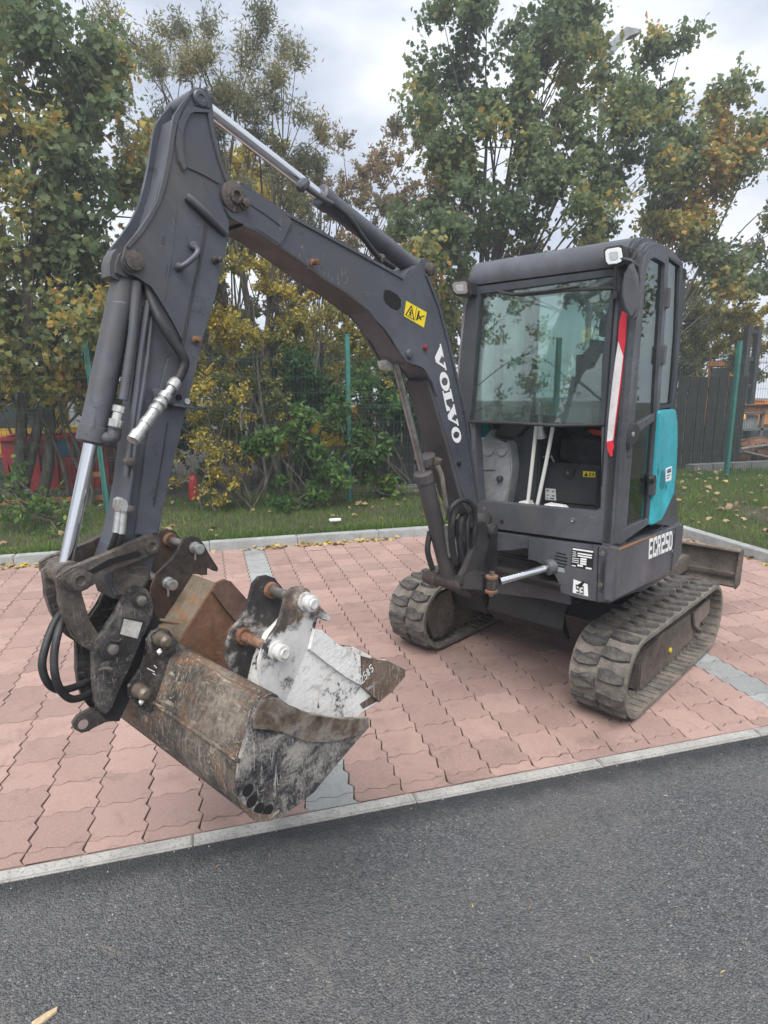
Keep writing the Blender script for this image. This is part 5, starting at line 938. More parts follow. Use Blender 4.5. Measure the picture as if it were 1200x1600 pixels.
M_leafG = mat('maple_leaves', f_leaf([(0, (0.109, 0.163, 0.081)), (.45, (0.178, 0.240, 0.109)), (.65, (0.287, 0.310, 0.116)), (.82, (0.527, 0.419, 0.109)), (1, (0.620, 0.310, 0.078))]))
M_leafW = mat('willow_leaves', f_leaf([(0, (0.131, 0.152, 0.102)), (.5, (0.225, 0.239, 0.138)), (.8, (0.362, 0.319, 0.131)), (1, (0.493, 0.334, 0.102))]))
M_leafY = mat('yellowing_leaves', f_leaf([(0, (0.081, 0.108, 0.043)), (.35, (0.169, 0.189, 0.065)), (.65, (0.365, 0.324, 0.081)), (1, (0.702, 0.540, 0.081))]))
M_leafS = mat('shrub_leaves', f_leaf([(0, (0.048, 0.099, 0.032)), (.5, (0.096, 0.192, 0.051)), (.85, (0.192, 0.320, 0.072)), (1, (0.352, 0.400, 0.080))]))
M_leafO = mat('russet_leaves', f_leaf([(0, (0.150, 0.143, 0.083)), (.5, (0.300, 0.240, 0.128)), (1, (0.510, 0.315, 0.165))]))
M_litter = mat('fallen_leaves', f_leaf([(0, (.12, .075, .04)), (.4, (.30, .20, .11)), (.8, (.48, .36, .20)), (1, (.55, .42, .08))], .15))
M_grass = mat('grass_blades', f_leaf([(0, (.062, .125, .020)), (.6, (.125, .225, .040)), (1, (.26, .30, .10))], .4))
M_bark = patchy('bark', [(.030, .026, .020), (.075, .065, .050), (.13, .125, .10)], 9, .9, .7, 0, (3, 3, .7))
def tree(name, base, blobs, label, cat, leaf, m, size, nleaf, tint, group=None, trunk_r=.09, stems=1, clump=.35, twigs=7, droop=.5, fork=.35, upright=0., seed=1, flat=.3, spread=.12):
    """blobs: (x, y, z, radius). Limbs reach every blob, boughs every clump, leaves sit along the twigs"""
    rg = np.random.default_rng(seed); r = random.Random(seed)
    root = empty(name, base); fin(root, label, cat, group); B = Vector(base)
    bl = [(Vector(b[:3]), b[3]) for b in blobs]; bm = bmesh.new(); top = max(b[0].z for b in bl); cx = sum((b[0] for b in bl), Vector())/len(bl)
    stemsP = []
    for s in range(stems):
        off = Vector((r.uniform(-1, 1), r.uniform(-.6, .6), 0))*(.12*stems**.5 if stems > 1 else 0); tgt = cx+Vector((r.uniform(-1, 1)*(.9 if stems > 1 else .1), r.uniform(-.4, .4), 0)); tgt.z = B.z+(top-B.z)*r.uniform(.7, .9)
        P = [B+off.lerp(Vector((0, 0, 0)), 0)]; 
        for k in range(1, 9):
            t = k/8; p = (B+off).lerp(tgt, t); p.x += math.sin(t*4+s)*.08; p.z = B.z+(tgt.z-B.z)*t; P.append(p)
        stemsP.append(P); add_tube(bm, [p-B for p in P], [trunk_r*(1-.8*i/8) for i in range(9)], 9)
    pos = []; dirs = []
    for c, rad in bl:
        S = min(stemsP, key=lambda S: (S[4]-c).length); zt = B.z+(c.z-B.z)*(fork+.25*r.random()); k = min(range(1, 8), key=lambda i: abs(S[i].z-zt)); a = S[k]
        mid = a.lerp(c, .55)+Vector((r.uniform(-.1, .1), r.uniform(-.1, .1), .10*(c-a).length)); L_ = spline([a, mid, c], 5); rl = trunk_r*.30
        add_tube(bm, [p-B for p in L_], [rl*(1-.72*i/(len(L_)-1)) for i in range(len(L_))], 6)
        nc = max(3, int(2.2*(rad/clump)**2)); 
        for q in range(nc):
            d = Vector(rg.normal(size=3)); d.normalize(); cc = c+d*rad*(r.random()**.45); 
            a2 = L_[r.randrange(len(L_)//2, len(L_))]; m2 = a2.lerp(cc, .5)+Vector((0, 0, -.02)); add_tube(bm, [a2-B, m2-B, cc-B], [.014, .009, .005], 4, False)
            for w in range(twigs):
                dv = Vector(rg.normal(size=3))+Vector((0, 0, upright))+d*.6; dv.normalize(); l = clump*r.uniform(.5, 1.15); e = cc+dv*l; 
                add_tube(bm, [cc-B, (cc.lerp(e, .5)+Vector((0, 0, .02)))-B, e-B], [.0045, .0035, .002], 3, False)
                pos.append((cc, e))
    wood = obj('trunk', bm, M_bark, root, smooth=60)
    pos = np.array([(tuple(a), tuple(b)) for a, b in pos]); idx = rg.integers(0, len(pos), nleaf); t = rg.random(nleaf)**.75
    P = pos[idx, 0]+(pos[idx, 1]-pos[idx, 0])*t[:, None]+rg.normal(size=(nleaf, 3))*size*spread*3
    X, Y, Z = frames(nleaf, droop, flat); tw = rg.random(len(pos)); ns = np.array([noise.noise(Vector(tuple(p))*.9+Vector((seed*7., 0, 0))) for p in pos[:, 1]])
    tt = np.clip(tint[0]+tint[1]*(ns[idx]*1.6)+tint[2]*rg.normal(size=nleaf)+.1*(tw[idx]-.5), 0, 1)
    scatter_mesh('foliage', leaf[0], leaf[1], P-np.array(tuple(B)), X, Y, Z, size*rg.uniform(.6, 1.2, nleaf), tt, m, root)
    return root
def bl(pts, rs): return [(p[0], p[1], p[2], q) for p, q in zip(pts, rs)]
def lin(k, *a): return [a[i % len(a)] for i in range(k)]
# left maple
tree('maple_tree', (-1.6, 6.9, .1), bl([(-1.110,6.700,5.763),(-0.680,6.900,5.779),(-1.016,6.500,4.968),(-0.606,6.900,5.097),(-1.279,6.600,4.304),(-0.777,6.600,4.205),(-0.309,7.000,4.508),(-0.039,6.900,3.974),(-0.481,6.600,3.577),(-1.110,6.500,3.448),(0.304,7.200,3.589),(-0.105,6.800,3.021),(-0.753,6.500,2.804),(-1.359,6.600,2.648),(-1.668,6.500,4.899),(-1.899,6.500,3.544),(-0.449,6.600,2.282),(-1.232,6.700,2.043),(0.160,7.000,2.568),(-1.996,6.600,2.484),(-0.503,7.000,5.605)], lin(21, .70, .60, .66)),
     'tall green maple with orange patches filling the left edge', 'maple tree', MAPLE, M_leafG, .092, 20000, (.50, .45, .15), None, .08, 3, .46, 8, .7, seed=21, spread=.30)
tree('willow_tree', (1.55, 7.6, .1), bl([(0.177,7.800,6.301),(0.430,7.700,5.746),(0.809,7.900,6.505),(1.033,7.700,5.971),(1.584,7.800,6.478),(1.456,7.700,5.779),(2.116,7.900,6.014),(2.222,7.800,5.396),(1.697,7.700,5.228),(0.816,7.700,5.227),(1.128,7.600,4.647),(1.863,7.800,4.589),(2.373,8.000,4.772),(1.455,7.600,4.076),(0.742,7.600,4.032),(2.122,7.800,3.893),(0.097,7.800,5.274)], lin(17, .48, .42, .5)),
     'slender willow with upright grey shoots rising behind the raised arm', 'willow tree', WILLOW, M_leafW, .078, 30000, (.46, .3, .16), None, .05, 6, .34, 9, -.3, .3, 1.5, 5, .1, .25)
tree('hornbeam_tree', (3.3, 11.5, .1), bl([(3.322,11.500,5.714),(4.214,11.800,6.115),(4.938,11.600,6.238),(5.443,11.600,5.899),(3.647,11.200,4.928),(6.016,11.500,4.474),(2.912,11.500,5.320),(2.473,11.500,4.056),(3.528,11.500,2.791),(4.680,11.500,2.535),(2.425,11.500,2.772),(4.606,11.200,5.110),(5.528,11.400,4.825),(3.007,11.400,4.564),(4.042,11.200,4.073),(5.029,11.200,3.985),(6.117,11.800,5.476),(3.213,11.200,3.534)], lin(17, .80, .70)),
     'pinkish-brown autumn tree further back in the gap above the boom', 'tree', OVAL, M_leafO, .078, 36000, (.40, .4, .2), None, .05, 5, .42, 9, .0, seed=9, upright=.7)
tree('maple_tree', (5.2, 8.2, .1), bl([(4.740,8.000,6.880),(5.427,8.100,7.281),(6.262,8.200,7.530),(7.099,8.200,7.453),(4.678,7.800,5.900),(5.583,7.900,6.398),(6.495,7.900,6.499),(7.565,8.100,6.892),(4.548,7.700,4.945),(5.254,7.600,5.340),(6.142,7.600,5.512),(7.139,7.700,5.635),(8.135,8.000,6.026),(4.629,7.600,4.178),(5.616,7.600,4.525),(6.537,7.600,4.684),(7.573,7.700,4.782),(4.025,7.700,3.691),(4.944,7.800,3.554),(8.544,8.000,5.137),(6.153,7.900,3.828),(7.141,7.900,3.874)], lin(22, .72, .62, .66)),
     'big dense green maple standing directly behind the cab', 'maple tree', MAPLE, M_leafG, .092, 30000, (.38, .42, .15), None, .08, 3, .46, 8, .7, seed=33, spread=.30)
tree('maple_tree', (8.3, 8.6, .1), bl([(9.184,8.600,7.703),(8.689,8.400,6.944),(9.677,8.500,6.882),(10.711,8.600,6.922),(11.558,8.600,6.333),(10.046,8.400,6.021),(9.349,8.400,5.852),(10.959,8.500,5.453),(10.018,8.400,5.019),(11.938,8.600,4.836),(10.850,8.400,4.376),(9.913,8.500,4.114),(12.020,8.600,3.734),(12.493,8.600,5.474),(10.820,8.500,3.553),(9.452,8.400,4.869),(10.171,8.500,4.477),(11.145,8.600,5.955),(9.183,8.600,6.335),(10.038,8.600,5.751)], lin(21, .48, .42, .5)),
     'looser yellowing maple at the right edge under open sky', 'maple tree', MAPLE_S, M_leafG, .094, 17000, (.54, .4, .14), None, .06, 3, .44, 8, .6, seed=44, spread=.26)
# understorey
tree('hazel_bush', (1.7, 6.9, .1), bl([(0.694,7.200,3.193),(1.209,7.300,3.056),(1.748,7.200,3.235),(2.196,7.200,2.899),(2.665,7.200,2.641),(3.153,7.200,2.465),(3.690,7.300,2.672),(0.905,7.100,2.421),(1.524,7.200,2.259),(2.075,7.200,2.082),(2.846,7.200,1.898),(3.452,7.200,1.802),(0.602,7.100,1.718),(1.301,7.100,1.533),(1.861,7.100,1.712),(0.910,7.000,0.997),(1.543,7.000,0.980),(0.652,7.100,2.502)], lin(18, .48, .42)),
     'multi-stemmed hazel with thin leaning trunks seen under the boom', 'bush', OVAL, M_leafY, .060, 26000, (.60, .4, .2), None, .035, 9, .36, 8, .2, .25, .5, 13)
tree('hedge_bush', (-.9, 6.7, .1), bl([(-1.479,6.500,1.958),(-1.089,6.600,1.805),(-0.666,6.700,1.724),(-0.200,6.700,1.722),(-0.332,6.800,1.216),(-1.951,6.600,1.729),(0.096,6.800,2.055)], lin(9, .42)), 'low green and yellow bush overhanging the fence on the left', 'bush', MAPLE_S, M_leafY, .085, 5200, (.40, .42, .16), 'bushes behind the mesh fence', .03, 3, .3, 6, .5, seed=55)
tree('hedge_bush', (3.6, 7.0, .1), bl([(2.114,6.900,1.711),(2.557,6.800,1.342),(3.067,6.900,1.519),(3.567,6.900,1.704),(3.772,6.900,1.223),(4.224,7.000,1.506),(2.354,6.800,0.787)], lin(9, .42)), 'dark ivy-covered bush on the fence left of the boom foot', 'bush', OVAL, M_leafS, .075, 16000, (.14, .36, .16), 'bushes behind the mesh fence', .03, 4, .3, 7, .4, seed=56)
tree('hedge_bush', (8.2, 9.6, .1), bl([(10.953,9.400,3.289),(11.964,9.600,3.474),(12.903,9.600,3.085),(11.382,9.400,2.494),(12.640,9.600,2.379),(10.820,9.300,2.214),(13.579,9.600,2.242),(9.871,9.400,2.740),(9.045,9.400,3.237)], lin(9, .55)), 'yellow-green bush above the timber fence right of the cab', 'bush', OVAL, M_leafY, .085, 16000, (.42, .35, .18), 'bushes behind the mesh fence', .03, 4, .35, 7, .2, seed=57)
tree('leafy_shrub', (2.15, 5.75, .1), bl([(1.595,5.800,0.907),(1.935,5.800,1.226),(2.071,5.700,0.735),(2.317,5.700,0.387),(1.726,5.700,0.332),(2.719,5.900,0.948),(2.778,5.800,0.524),(2.987,5.900,0.853),(2.561,5.950,1.374),(3.075,5.900,0.229),(1.955,5.600,0.169),(1.436,5.800,0.994)], lin(12, .26, .22)), 'bright green leafy shrub growing in front of the middle fence post', 'shrub', OVAL, M_leafS, .088, 3600, (.50, .3, .17), None, .014, 7, .22, 5, .5, .15, .7, 61, .6)
tree('yellow_shrub', (.95, 5.85, .1), bl([(0.521,6.000,1.404),(0.842,6.100,1.557),(1.143,6.000,1.313),(0.570,5.900,0.930),(0.955,5.900,0.836),(1.231,5.900,0.744),(0.696,5.800,0.451),(1.085,5.800,0.349),(0.313,5.900,0.536)], lin(9, .27, .23)), 'thin shrub with small yellow leaves between the arm and the green shrub', 'shrub', OVAL, M_leafY, .052, 2600, (.78, .3, .2), None, .016, 8, .24, 6, .3, .15, .8, 62)
tree('bramble', (-1.0, 5.6, .1), bl([(-1.372,5.400,0.398),(-1.148,5.500,0.292),(-0.816,5.500,0.272),(-0.983,5.300,0.211),(-1.402,5.600,0.585),(-1.369,5.300,0.200)], lin(6, .20)), 'straggly green bramble in front of the red skip', 'bramble', OVAL, M_leafS, .082, 620, (.55, .3, .18), None, .010, 5, .26, 5, .5, .1, .3, 63, .5)
tree('hedge_bush', (2.2, 8.3, .1), bl([(0.231,8.200,2.108),(0.659,8.200,1.318),(1.192,8.200,2.015),(1.557,8.200,1.201),(2.111,8.200,2.120),(2.188,8.200,1.294),(2.852,8.200,2.021),(3.053,8.200,1.066),(3.624,8.200,1.917),(3.849,8.200,1.049),(4.428,8.200,2.134),(4.796,8.200,1.254),(1.016,8.200,0.590),(0.045,8.200,0.827)], lin(14, .55)), 'dark green tangle of bushes filling the gap behind the hazel stems', 'bush', OVAL, M_leafY, .080, 15000, (.34, .35, .16), 'bushes behind the mesh fence', .03, 6, .4, 7, .3, seed=58)
tree('hedge_bush', (-2.2, 8.6, .1), bl([(-1.996,8.600,2.110),(-1.507,8.600,1.727),(-0.833,8.600,2.117),(-0.414,8.600,1.522),(-2.721,8.600,1.733),(-0.153,8.200,0.732),(-2.464,8.600,2.476)], lin(7, .62)), 'shaded green bush behind the yellow digger on the left', 'bush', OVAL, M_leafY, .085, 8000, (.34, .35, .16), 'bushes behind the mesh fence', .03, 5, .4, 7, .3, seed=59)
tree('birch_tree', (1.2, 10.6, .1), bl([(0.243,10.600,5.558),(0.771,10.600,5.170),(1.383,10.800,5.820),(1.915,10.600,4.916),(2.560,10.800,5.351),(0.487,10.600,4.274),(1.152,10.600,3.853),(1.991,10.600,3.889),(2.720,10.600,3.441),(0.643,10.600,3.144),(1.570,10.600,2.691),(2.297,10.600,2.211),(0.926,10.600,1.960),(3.059,10.600,1.707),(0.132,10.600,2.433)], lin(15, .72, .62)), 'golden olive tree further back behind the willow and hazel', 'tree', OVAL, M_leafY, .082, 42000, (.60, .34, .18), None, .05, 5, .42, 9, .0, seed=19, upright=.5)
# far belt of trees closing the view
for k, (X_, Y_, H, s, lb, ti) in enumerate(((-7.0, 15, 5.6, 71, 'olive tree far behind the left maple', .45), (-2.2, 16, 5.2, 72, 'far yellow-green tree behind the willow stems', .6), (2.4, 17, 5.0, 73, 'far ochre tree seen through the hazel stems', .7), (7.2, 16, 5.4, 74, 'far olive tree behind the big maple', .5), (12.5, 15, 5.2, 75, 'far golden tree beyond the right-hand yard', .7), (17.5, 16, 5.5, 76, 'far green tree outside the right edge', .4))):
    rr = random.Random(s); tree('background_tree', (X_, Y_, .1), [(X_+rr.uniform(-2.4, 2.4), Y_+rr.uniform(-.8, .8), rr.uniform(.5, H-.8), rr.uniform(.8, 1.1)) for _ in range(18)], lb, 'tree', OVAL, M_leafY, .13, 13000, (ti*.75, .3, .18), 'trees far behind the yard', .07, 2, .5, 6, .2, seed=s)
for k, (X_, Y_, H, s, lb) in enumerate(((-13.5, -1.5, 6.0, 81, 'tall tree to the far left mirrored in the windscreen'), (-14.5, 2.5, 6.6, 82, 'second tree to the far left mirrored in the windscreen'), (-13.5, 6.2, 6.2, 83, 'third tree to the far left nearest the fence line'), (17.5, -3.0, 5.8, 84, 'tree to the far right mirrored in the door glass'), (18.5, 1.0, 6.2, 85, 'second tree to the far right mirrored in the door glass'))):
    rr = random.Random(s); tree('background_tree', (X_, Y_, .0), [(X_+rr.uniform(-1.2, 1.2), Y_+rr.uniform(-2.3, 2.3), rr.uniform(1.0, H-.8), rr.uniform(.7, 1.0)) for _ in range(14)], lb, 'tree', OVAL, M_leafY, .15, 5000, (.45, .4, .18), 'trees either side of the bay', .09, 2, .5, 6, .2, seed=s)
# ---- grass
def blades(name, n, area, hmin, hmax, m, tint=.5):
    x0, y0, x1, y1 = area; P = np.stack([RNG.uniform(x0, x1, n), RNG.uniform(y0, y1, n), np.zeros(n)], 1)
    dens = np.array([noise.noise(Vector((p[0]*1.3, p[1]*1.3, 3))) for p in P]); keep = dens > RNG.uniform(-.75, -.1, n); P = P[keep]; dens = dens[keep]; n = len(P)
    P[:, 2] = [bank(p[0], p[1]) for p in P]
    a = RNG.uniform(0, 2*np.pi, n); X = np.stack([np.cos(a), np.sin(a), 0*a], 1); Y = unit(np.stack([RNG.normal(size=n)*.38, RNG.normal(size=n)*.38, np.ones(n)], 1)); Z = np.cross(X, Y)
    T = [(-.045, 0, 0), (.045, 0, 0), (.03, .6, .05), (0, 1, .16), (-.03, .6, .05)]
    return T, P, X, Y, Z, RNG.uniform(hmin, hmax, n), np.clip(tint+.5*dens+RNG.normal(size=n)*.22, 0, 1)
ar = [((-3.2, 4.37, 6.0, 7.0), 42000), ((6.0, 1.0, 10.5, 7.0), 60000)]
parts = [blades('g', n, a, .035, .085, M_grass) for a, n in ar]
T = parts[0][0]; cat_ = [np.concatenate([p[i] for p in parts]) for i in range(1, 7)]
fin(scatter_mesh('grass', T, [(0, 1, 2, 4), (4, 2, 3)], *cat_, M_grass), kind='stuff')
tf = blades('g', 5200, (-3.2, 4.36, 6.0, 4.44), .05, .12, M_grass); tf[1][:, 2] = .085
fin(scatter_mesh('verge_tufts', T, [(0, 1, 2, 4), (4, 2, 3)], *tf[1:], M_grass), kind='stuff')
def litter(name, pts, size, m, tint=.6, leaf=MAPLE_S, zf=None, up=1.):
    pts = np.array(pts, float); n = len(pts); Z = unit(RNG.normal(size=(n, 3))*.32+np.array([0, 0, 1.])*up); A = RNG.normal(size=(n, 3)); X = unit(np.cross(A, Z)); Y = np.cross(Z, X)
    fin(scatter_mesh(name, [(a, b, c*2.2) for a, b, c in leaf[0]], leaf[1], pts, X, Y, Z, size*RNG.uniform(.5, 1.15, n), np.clip(tint+RNG.normal(size=n)*.25, 0, 1), m), kind='stuff')
pt = []
for _ in range(260): x, y = RNG.uniform(6.1, 9.8), RNG.uniform(1.6, 6.8); pt.append((x, y, bank(x, y)+.055))
for _ in range(110): x, y = RNG.uniform(-2.5, 5.9), RNG.uniform(4.5, 6.6); pt.append((x, y, bank(x, y)+.045))
litter('fallen_leaves_on_grass', pt, .085, M_litter, .45)
pt = []
for _ in range(170):
    c = random.choice((-1.1, -.9, 1.35, 1.55, 1.75, 2.0, 2.4)) if random.random() < .8 else random.uniform(-2, 5); pt.append((c+random.gauss(0, .13), 4.23-abs(random.gauss(0, .035)), .006+abs(random.gauss(0, .01))))
for _ in range(40): pt.append((5.86-abs(random.gauss(0, .05)), random.uniform(1.9, 3.6), .008))
litter('leaves_along_kerb', pt, .065, M_litter, .7)
pt = [(random.uniform(-1.6, 4.2), random.uniform(-2.0, -.16), .002) for _ in range(75)]+[(p[0], p[1], .002) for p in [(1.775,-0.966),(1.769,-0.991),(2.150,-0.599),(1.929,-0.446),(2.531,-0.400),(2.810,-0.472),(2.414,-0.693),(1.749,-0.448),(1.504,-0.702),(1.695,-0.744)]]
litter('leaf_scraps_on_road', pt, .025, M_litter, .45, WILLOW)
# loose chippings on the tarmac
n = 5200; P = np.stack([RNG.uniform(-1.8, 4.6, n), -.142-2.1*RNG.random(n)**2.2, np.full(n, -.004)], 1)
X, Y, Z = frames(n, 0, 0); OCT = ([(1, 0, 0), (-1, .1, 0), (0, 1, .1), (0, -.9, 0), (.1, 0, .8), (0, 0, -.8)], [(0, 2, 4), (2, 1, 4), (1, 3, 4), (3, 0, 4), (2, 0, 5), (1, 2, 5), (3, 1, 5), (0, 3, 5)])
M_chip = mat('stone_chippings', f_leaf([(0, (.045, .047, .052)), (.7, (.10, .10, .10)), (.93, (.20, .195, .18)), (1, (.50, .48, .45))], 0.), .9)
fin(scatter_mesh('loose_chippings', OCT[0], OCT[1], P, X, Y, Z, RNG.uniform(.0014, .0042, n), RNG.random(n)**1.5, M_chip), kind='stuff')
p = [(0.214,-0.711)][0]; wc = prism('wood_chip', [(-.035, -.008), (-.02, -.013), (.03, -.006), (.036, .006), (.01, .010), (-.03, .009)], .0, .009, patchy('pale_wood', [(.38, .28, .16), (.62, .50, .33)], 20, .8, .3), ax='z', bev=.001)
wc.location = (p[0], p[1], -.004); wc.rotation_euler = (0, 0, .5); fin(wc, 'pale splinter of wood lying on the tarmac at bottom left', 'wood chip')
p = [(2.161,4.798)][0]; li = prism('litter_packet', [(-.07, -.03), (.06, -.035), (.075, .02), (.0, .035), (-.075, .025)], 0, .03, M_wpaint, ax='z', bev=.008); li.location = (p[0], p[1], .12); fin(li, 'crumpled white packet dropped on the grass behind the back kerb', 'litter')
# ---- mesh fence with green posts
M_fgreen = worn('green_fence_paint', (.022, .12, .10), (.04, .06, .05), .3, .5); M_wire = mat('green_wire', None, .5, .0, (.018, .070, .055))
FN = empty('mesh_fence', (2.6, 6.0, .1)); fin(FN, 'green welded mesh fence on square posts along the back of the grass', 'fence')
FI = Matrix.Translation((-2.6, -6.0, -.1)); PX = [-6.75, -3.6, [(-0.483,0.954)][0][0], [(2.608,0.855)][0][0], 5.75, [(8.982,1.171)][0][0], 12.0]
for i, x in enumerate(PX):
    lean = .035 if i == 2 else 0
    bm = bmesh.new(); add_box(bm, (-.03, -.03, 0), (.03, .03, 2.28), .004); add_box(bm, (-.033, -.033, 2.28), (.033, .033, 2.30), .003)
    o = obj('fence_post', bm, M_fgreen, FN); o.location = (x-2.6, 0, -.05); o.rotation_euler = (0, -lean, 0)
def bar3(V, F, a, b, r):
    a = np.array(a); b = np.array(b); d = (b-a)/np.linalg.norm(b-a); u = np.cross(d, (.3, .8, .5)); u /= np.linalg.norm(u); v = np.cross(d, u); o = len(V)
    for p in (a, b):
        for k in range(3): t = 2*math.pi*k/3; V.append(tuple(p+r*(u*math.cos(t)+v*math.sin(t))))
    for k in range(3): j = (k+1) % 3; F.append((o+k, o+j, o+3+j, o+3+k))
for a, b in zip(PX, PX[1:]):
    V = []; F = []; n = int((b-a)/.05)
    for k in range(n+1): x = a+.03+(b-a-.06)*k/n-2.6; bar3(V, F, (x, -.04, .02), (x, -.04, 2.05), .0022)
    for z in [.1+.2*q for q in range(10)]+[.14, .74, 1.34, 1.94]: bar3(V, F, (a+.03-2.6, -.036, z), (b-.03-2.6, -.036, z), .0027)
    me = bpy.data.meshes.new('mesh_panel'); me.from_pydata(V, [], F); fin(mobj('mesh_panel', me, M_wire, FN), kind='stuff')
# ---- timber fence in the yard
M_board = patchy('dark_weathered_board', [(.006, .006, .006), (.015, .014, .013), (.034, .031, .028)], 5, .9, .4, 0, (4, 4, .6))
M_block = mat('concrete_block', f_conc((.16, .16, .155), .4, .3), .9)
for nm, x0, x1, z1, lb in (('board_fence', [(3.267,0.738)][0][0], [(4.452,0.700)][0][0], 1.25, 'dark upright boards with bright gaps left of the boom foot'), ('board_fence', 6.6, [(10.078,0.521)][0][0], 1.80, 'taller dark board fence behind the green mesh right of the cab')):
    r_ = empty(nm, ((x0+x1)/2, 7.0, .1)); fin(r_, lb, 'fence', 'board fences in the yard'); x = x0; w = .185
    while x < x1:
        o = obj('board', add_box(bmesh.new(), (0, -.012, .0), (w, .012, z1-.1+random.uniform(-.02, .02)), .002), M_board, r_, smooth=0); o.location = (x-(x0+x1)/2, random.uniform(-.004, .004), .0); o.rotation_euler = (0, random.uniform(-.006, .006), 0); x += w+.030
    for z in (.35, z1-.35): obj('rail', add_box(bmesh.new(), (-(x1-x0)/2, .02, z), ((x1-x0)/2, .06, z+.07)), M_board, r_, smooth=0)
for k in range(5):
    o = obj('concrete_block', add_box(bmesh.new(), (0, -.1, 0), (.40, .1, .19), .008), M_block); o.location = ([(8.922,-0.100)][0][0]+k*.42, 6.75, .10); fin(o, 'grey concrete block in the row at the foot of the tall board fence', 'block', 'concrete blocks under the board fence')
# ---- yard clutter
def thing(name, loc, label, cat, group=None): r_ = empty(name, loc); fin(r_, label, cat, group); return r_
M_skip = worn('red_skip_paint', (.30, .014, .022), (.12, .04, .03), .45, .5, (.4, .2, .18), .2); M_ymach = worn('yellow_machine_paint', (.62, .42, .03), (.25, .17, .05), .4, .45); M_omach = worn('orange_machine_paint', (.50, .19, .03), (.2, .1, .05), .4, .5)
M_wv = worn('white_van_paint', (.60, .61, .62), (.3, .3, .28), .3, .4); M_brust = patchy('rusty_beam', [(.06, .025, .014), (.15, .065, .035), (.22, .11, .07)], 5, .9, .4); M_dk = worn('dark_machine_steel', (.03, .032, .036), (.05, .04, .035), .4, .5); M_gl = mat('dark_cab_glass', None, .08, 0, (.05, .065, .07), .8)
sx = [(-2.006,0.303),(-0.697,0.239)]; s = thing('waste_skip', ((sx[0][0]+sx[1][0])/2, 8.0, .1), 'red steel skip behind the fence at far left', 'skip'); hw = (sx[1][0]-sx[0][0])/2
prism('skip_wall', [(-hw+.1, .12), (-hw, .86), (hw, .86), (hw-.1, .12)], -.40, -.36, M_skip, s); prism('skip_wall', [(-hw+.1, .12), (-hw, .86), (hw, .86), (hw-.1, .12)], .76, .80, M_skip, s)
for sd_ in (-1, 1): obj('skip_end', add_box(bmesh.new(), (sd_*hw-.03, -.38, .14), (sd_*hw+.03, .78, .86)), M_skip, s); obj('skip_rim', add_box(bmesh.new(), (sd_*hw-.04, -.42, .85), (sd_*hw+.04, .82, .90)), M_skip, s)
for k in range(5): obj('skip_rib', add_box(bmesh.new(), (-hw+.2+k*(2*hw-.4)/4-.025, -.44, .15), (-hw+.2+k*(2*hw-.4)/4+.025, -.40, .84)), M_skip, s)
obj('skip_rim', add_box(bmesh.new(), (-hw, -.44, .85), (hw, -.38, .90)), M_skip, s); prism('blue_sheet', [(-.0, .62), (.30, .60), (.32, .84), (.02, .85)], -.415, -.402, mat('blue_sheet', None, .6, 0, (.03, .12, .20)), s)
def minimachine(name, loc, label, w, h, m, cab_m, seed=0):
    t = thing(name, loc, label, 'digger'); obj('engine_body', add_box(bmesh.new(), (-w/2, -.45, .45), (w/2, .45, .45+h*.35), .08), m, t); obj('counterweight', add_box(bmesh.new(), (w*.28, -.42, .40), (w*.56, .42, .40+h*.42), .10), m, t)
    bm = bmesh.new()
    for x_ in (-w*.42, w*.05):
        for y_ in (-.36, .36): add_box(bm, (x_-.03, y_-.03, .45+h*.35), (x_+.03, y_+.03, .45+h*.88))
    obj('cab_posts', bm, cab_m, t); obj('cab_roof', add_box(bmesh.new(), (-w*.46, -.42, .45+h*.88), (w*.09, .42, .45+h*.97), .03), cab_m, t); obj('cab_glass', add_box(bmesh.new(), (-w*.41, -.34, .45+h*.36), (w*.04, .34, .45+h*.87)), M_gl, t)
    for y_ in (-.5, .5): obj('track', add_prism(bmesh.new(), [(-w*.5+.22*math.cos(a)*1-.0, .22+.22*math.sin(a)) for a in np.linspace(math.pi/2, 3*math.pi/2, 8)]+[(w*.5+.22*math.cos(a), .22+.22*math.sin(a)) for a in np.linspace(-math.pi/2, math.pi/2, 8)], y_-.15, y_+.15), M_dk, t)
    tube('boom', [(-w*.45, .3, .8), (-w*.8, .3, h*.95+.45), (-w*1.35, .3, h*.7)], .08, m, t, n=6); return t
p = [(-1.800,1.146)][0]; minimachine('parked_digger', (p[0]+.1, 9.6, .1), 'yellow digger parked in the yard, half hidden by the left bush', 2.2, 1.35, M_ymach, M_ymach)
p = [(2.655,0.613)][0]; minimachine('parked_digger', (p[0], 8.9, .1), 'yellow digger behind the leafy shrub with a dark glazed cab', 1.7, 1.9, M_ymach, M_dk)
p = [(13.921,1.818)][0]; minimachine('parked_digger', (p[0]+.35, 11.2, .1), 'orange-framed digger cab showing above the timber fence on the right', 1.6, 1.75, M_omach, M_omach)
p = [(-3.001,0.300)][0]; t = thing('white_van', (p[0]-.6, 12, .1), 'white van parked beyond the red skip', 'van')
prism('van_body', [(-1.6, .3), (-1.65, .9), (-1.0, 1.5), (1.6, 1.55), (1.7, .3)], -.8, .8, M_wv, t, bev=.05); prism('side_window', [(-1.3, .98), (-.9, 1.38), (-.2, 1.38), (-.2, .98)], -.81, -.805, M_gl, t, bev=0)
for x_ in (-1.05, 1.05): lathe('wheel', (x_, -.84, .32), (0, 1, 0), [(0, .3), (.03, .32), (.2, .32), (.22, .3)], M_kpaint, t, n=18)
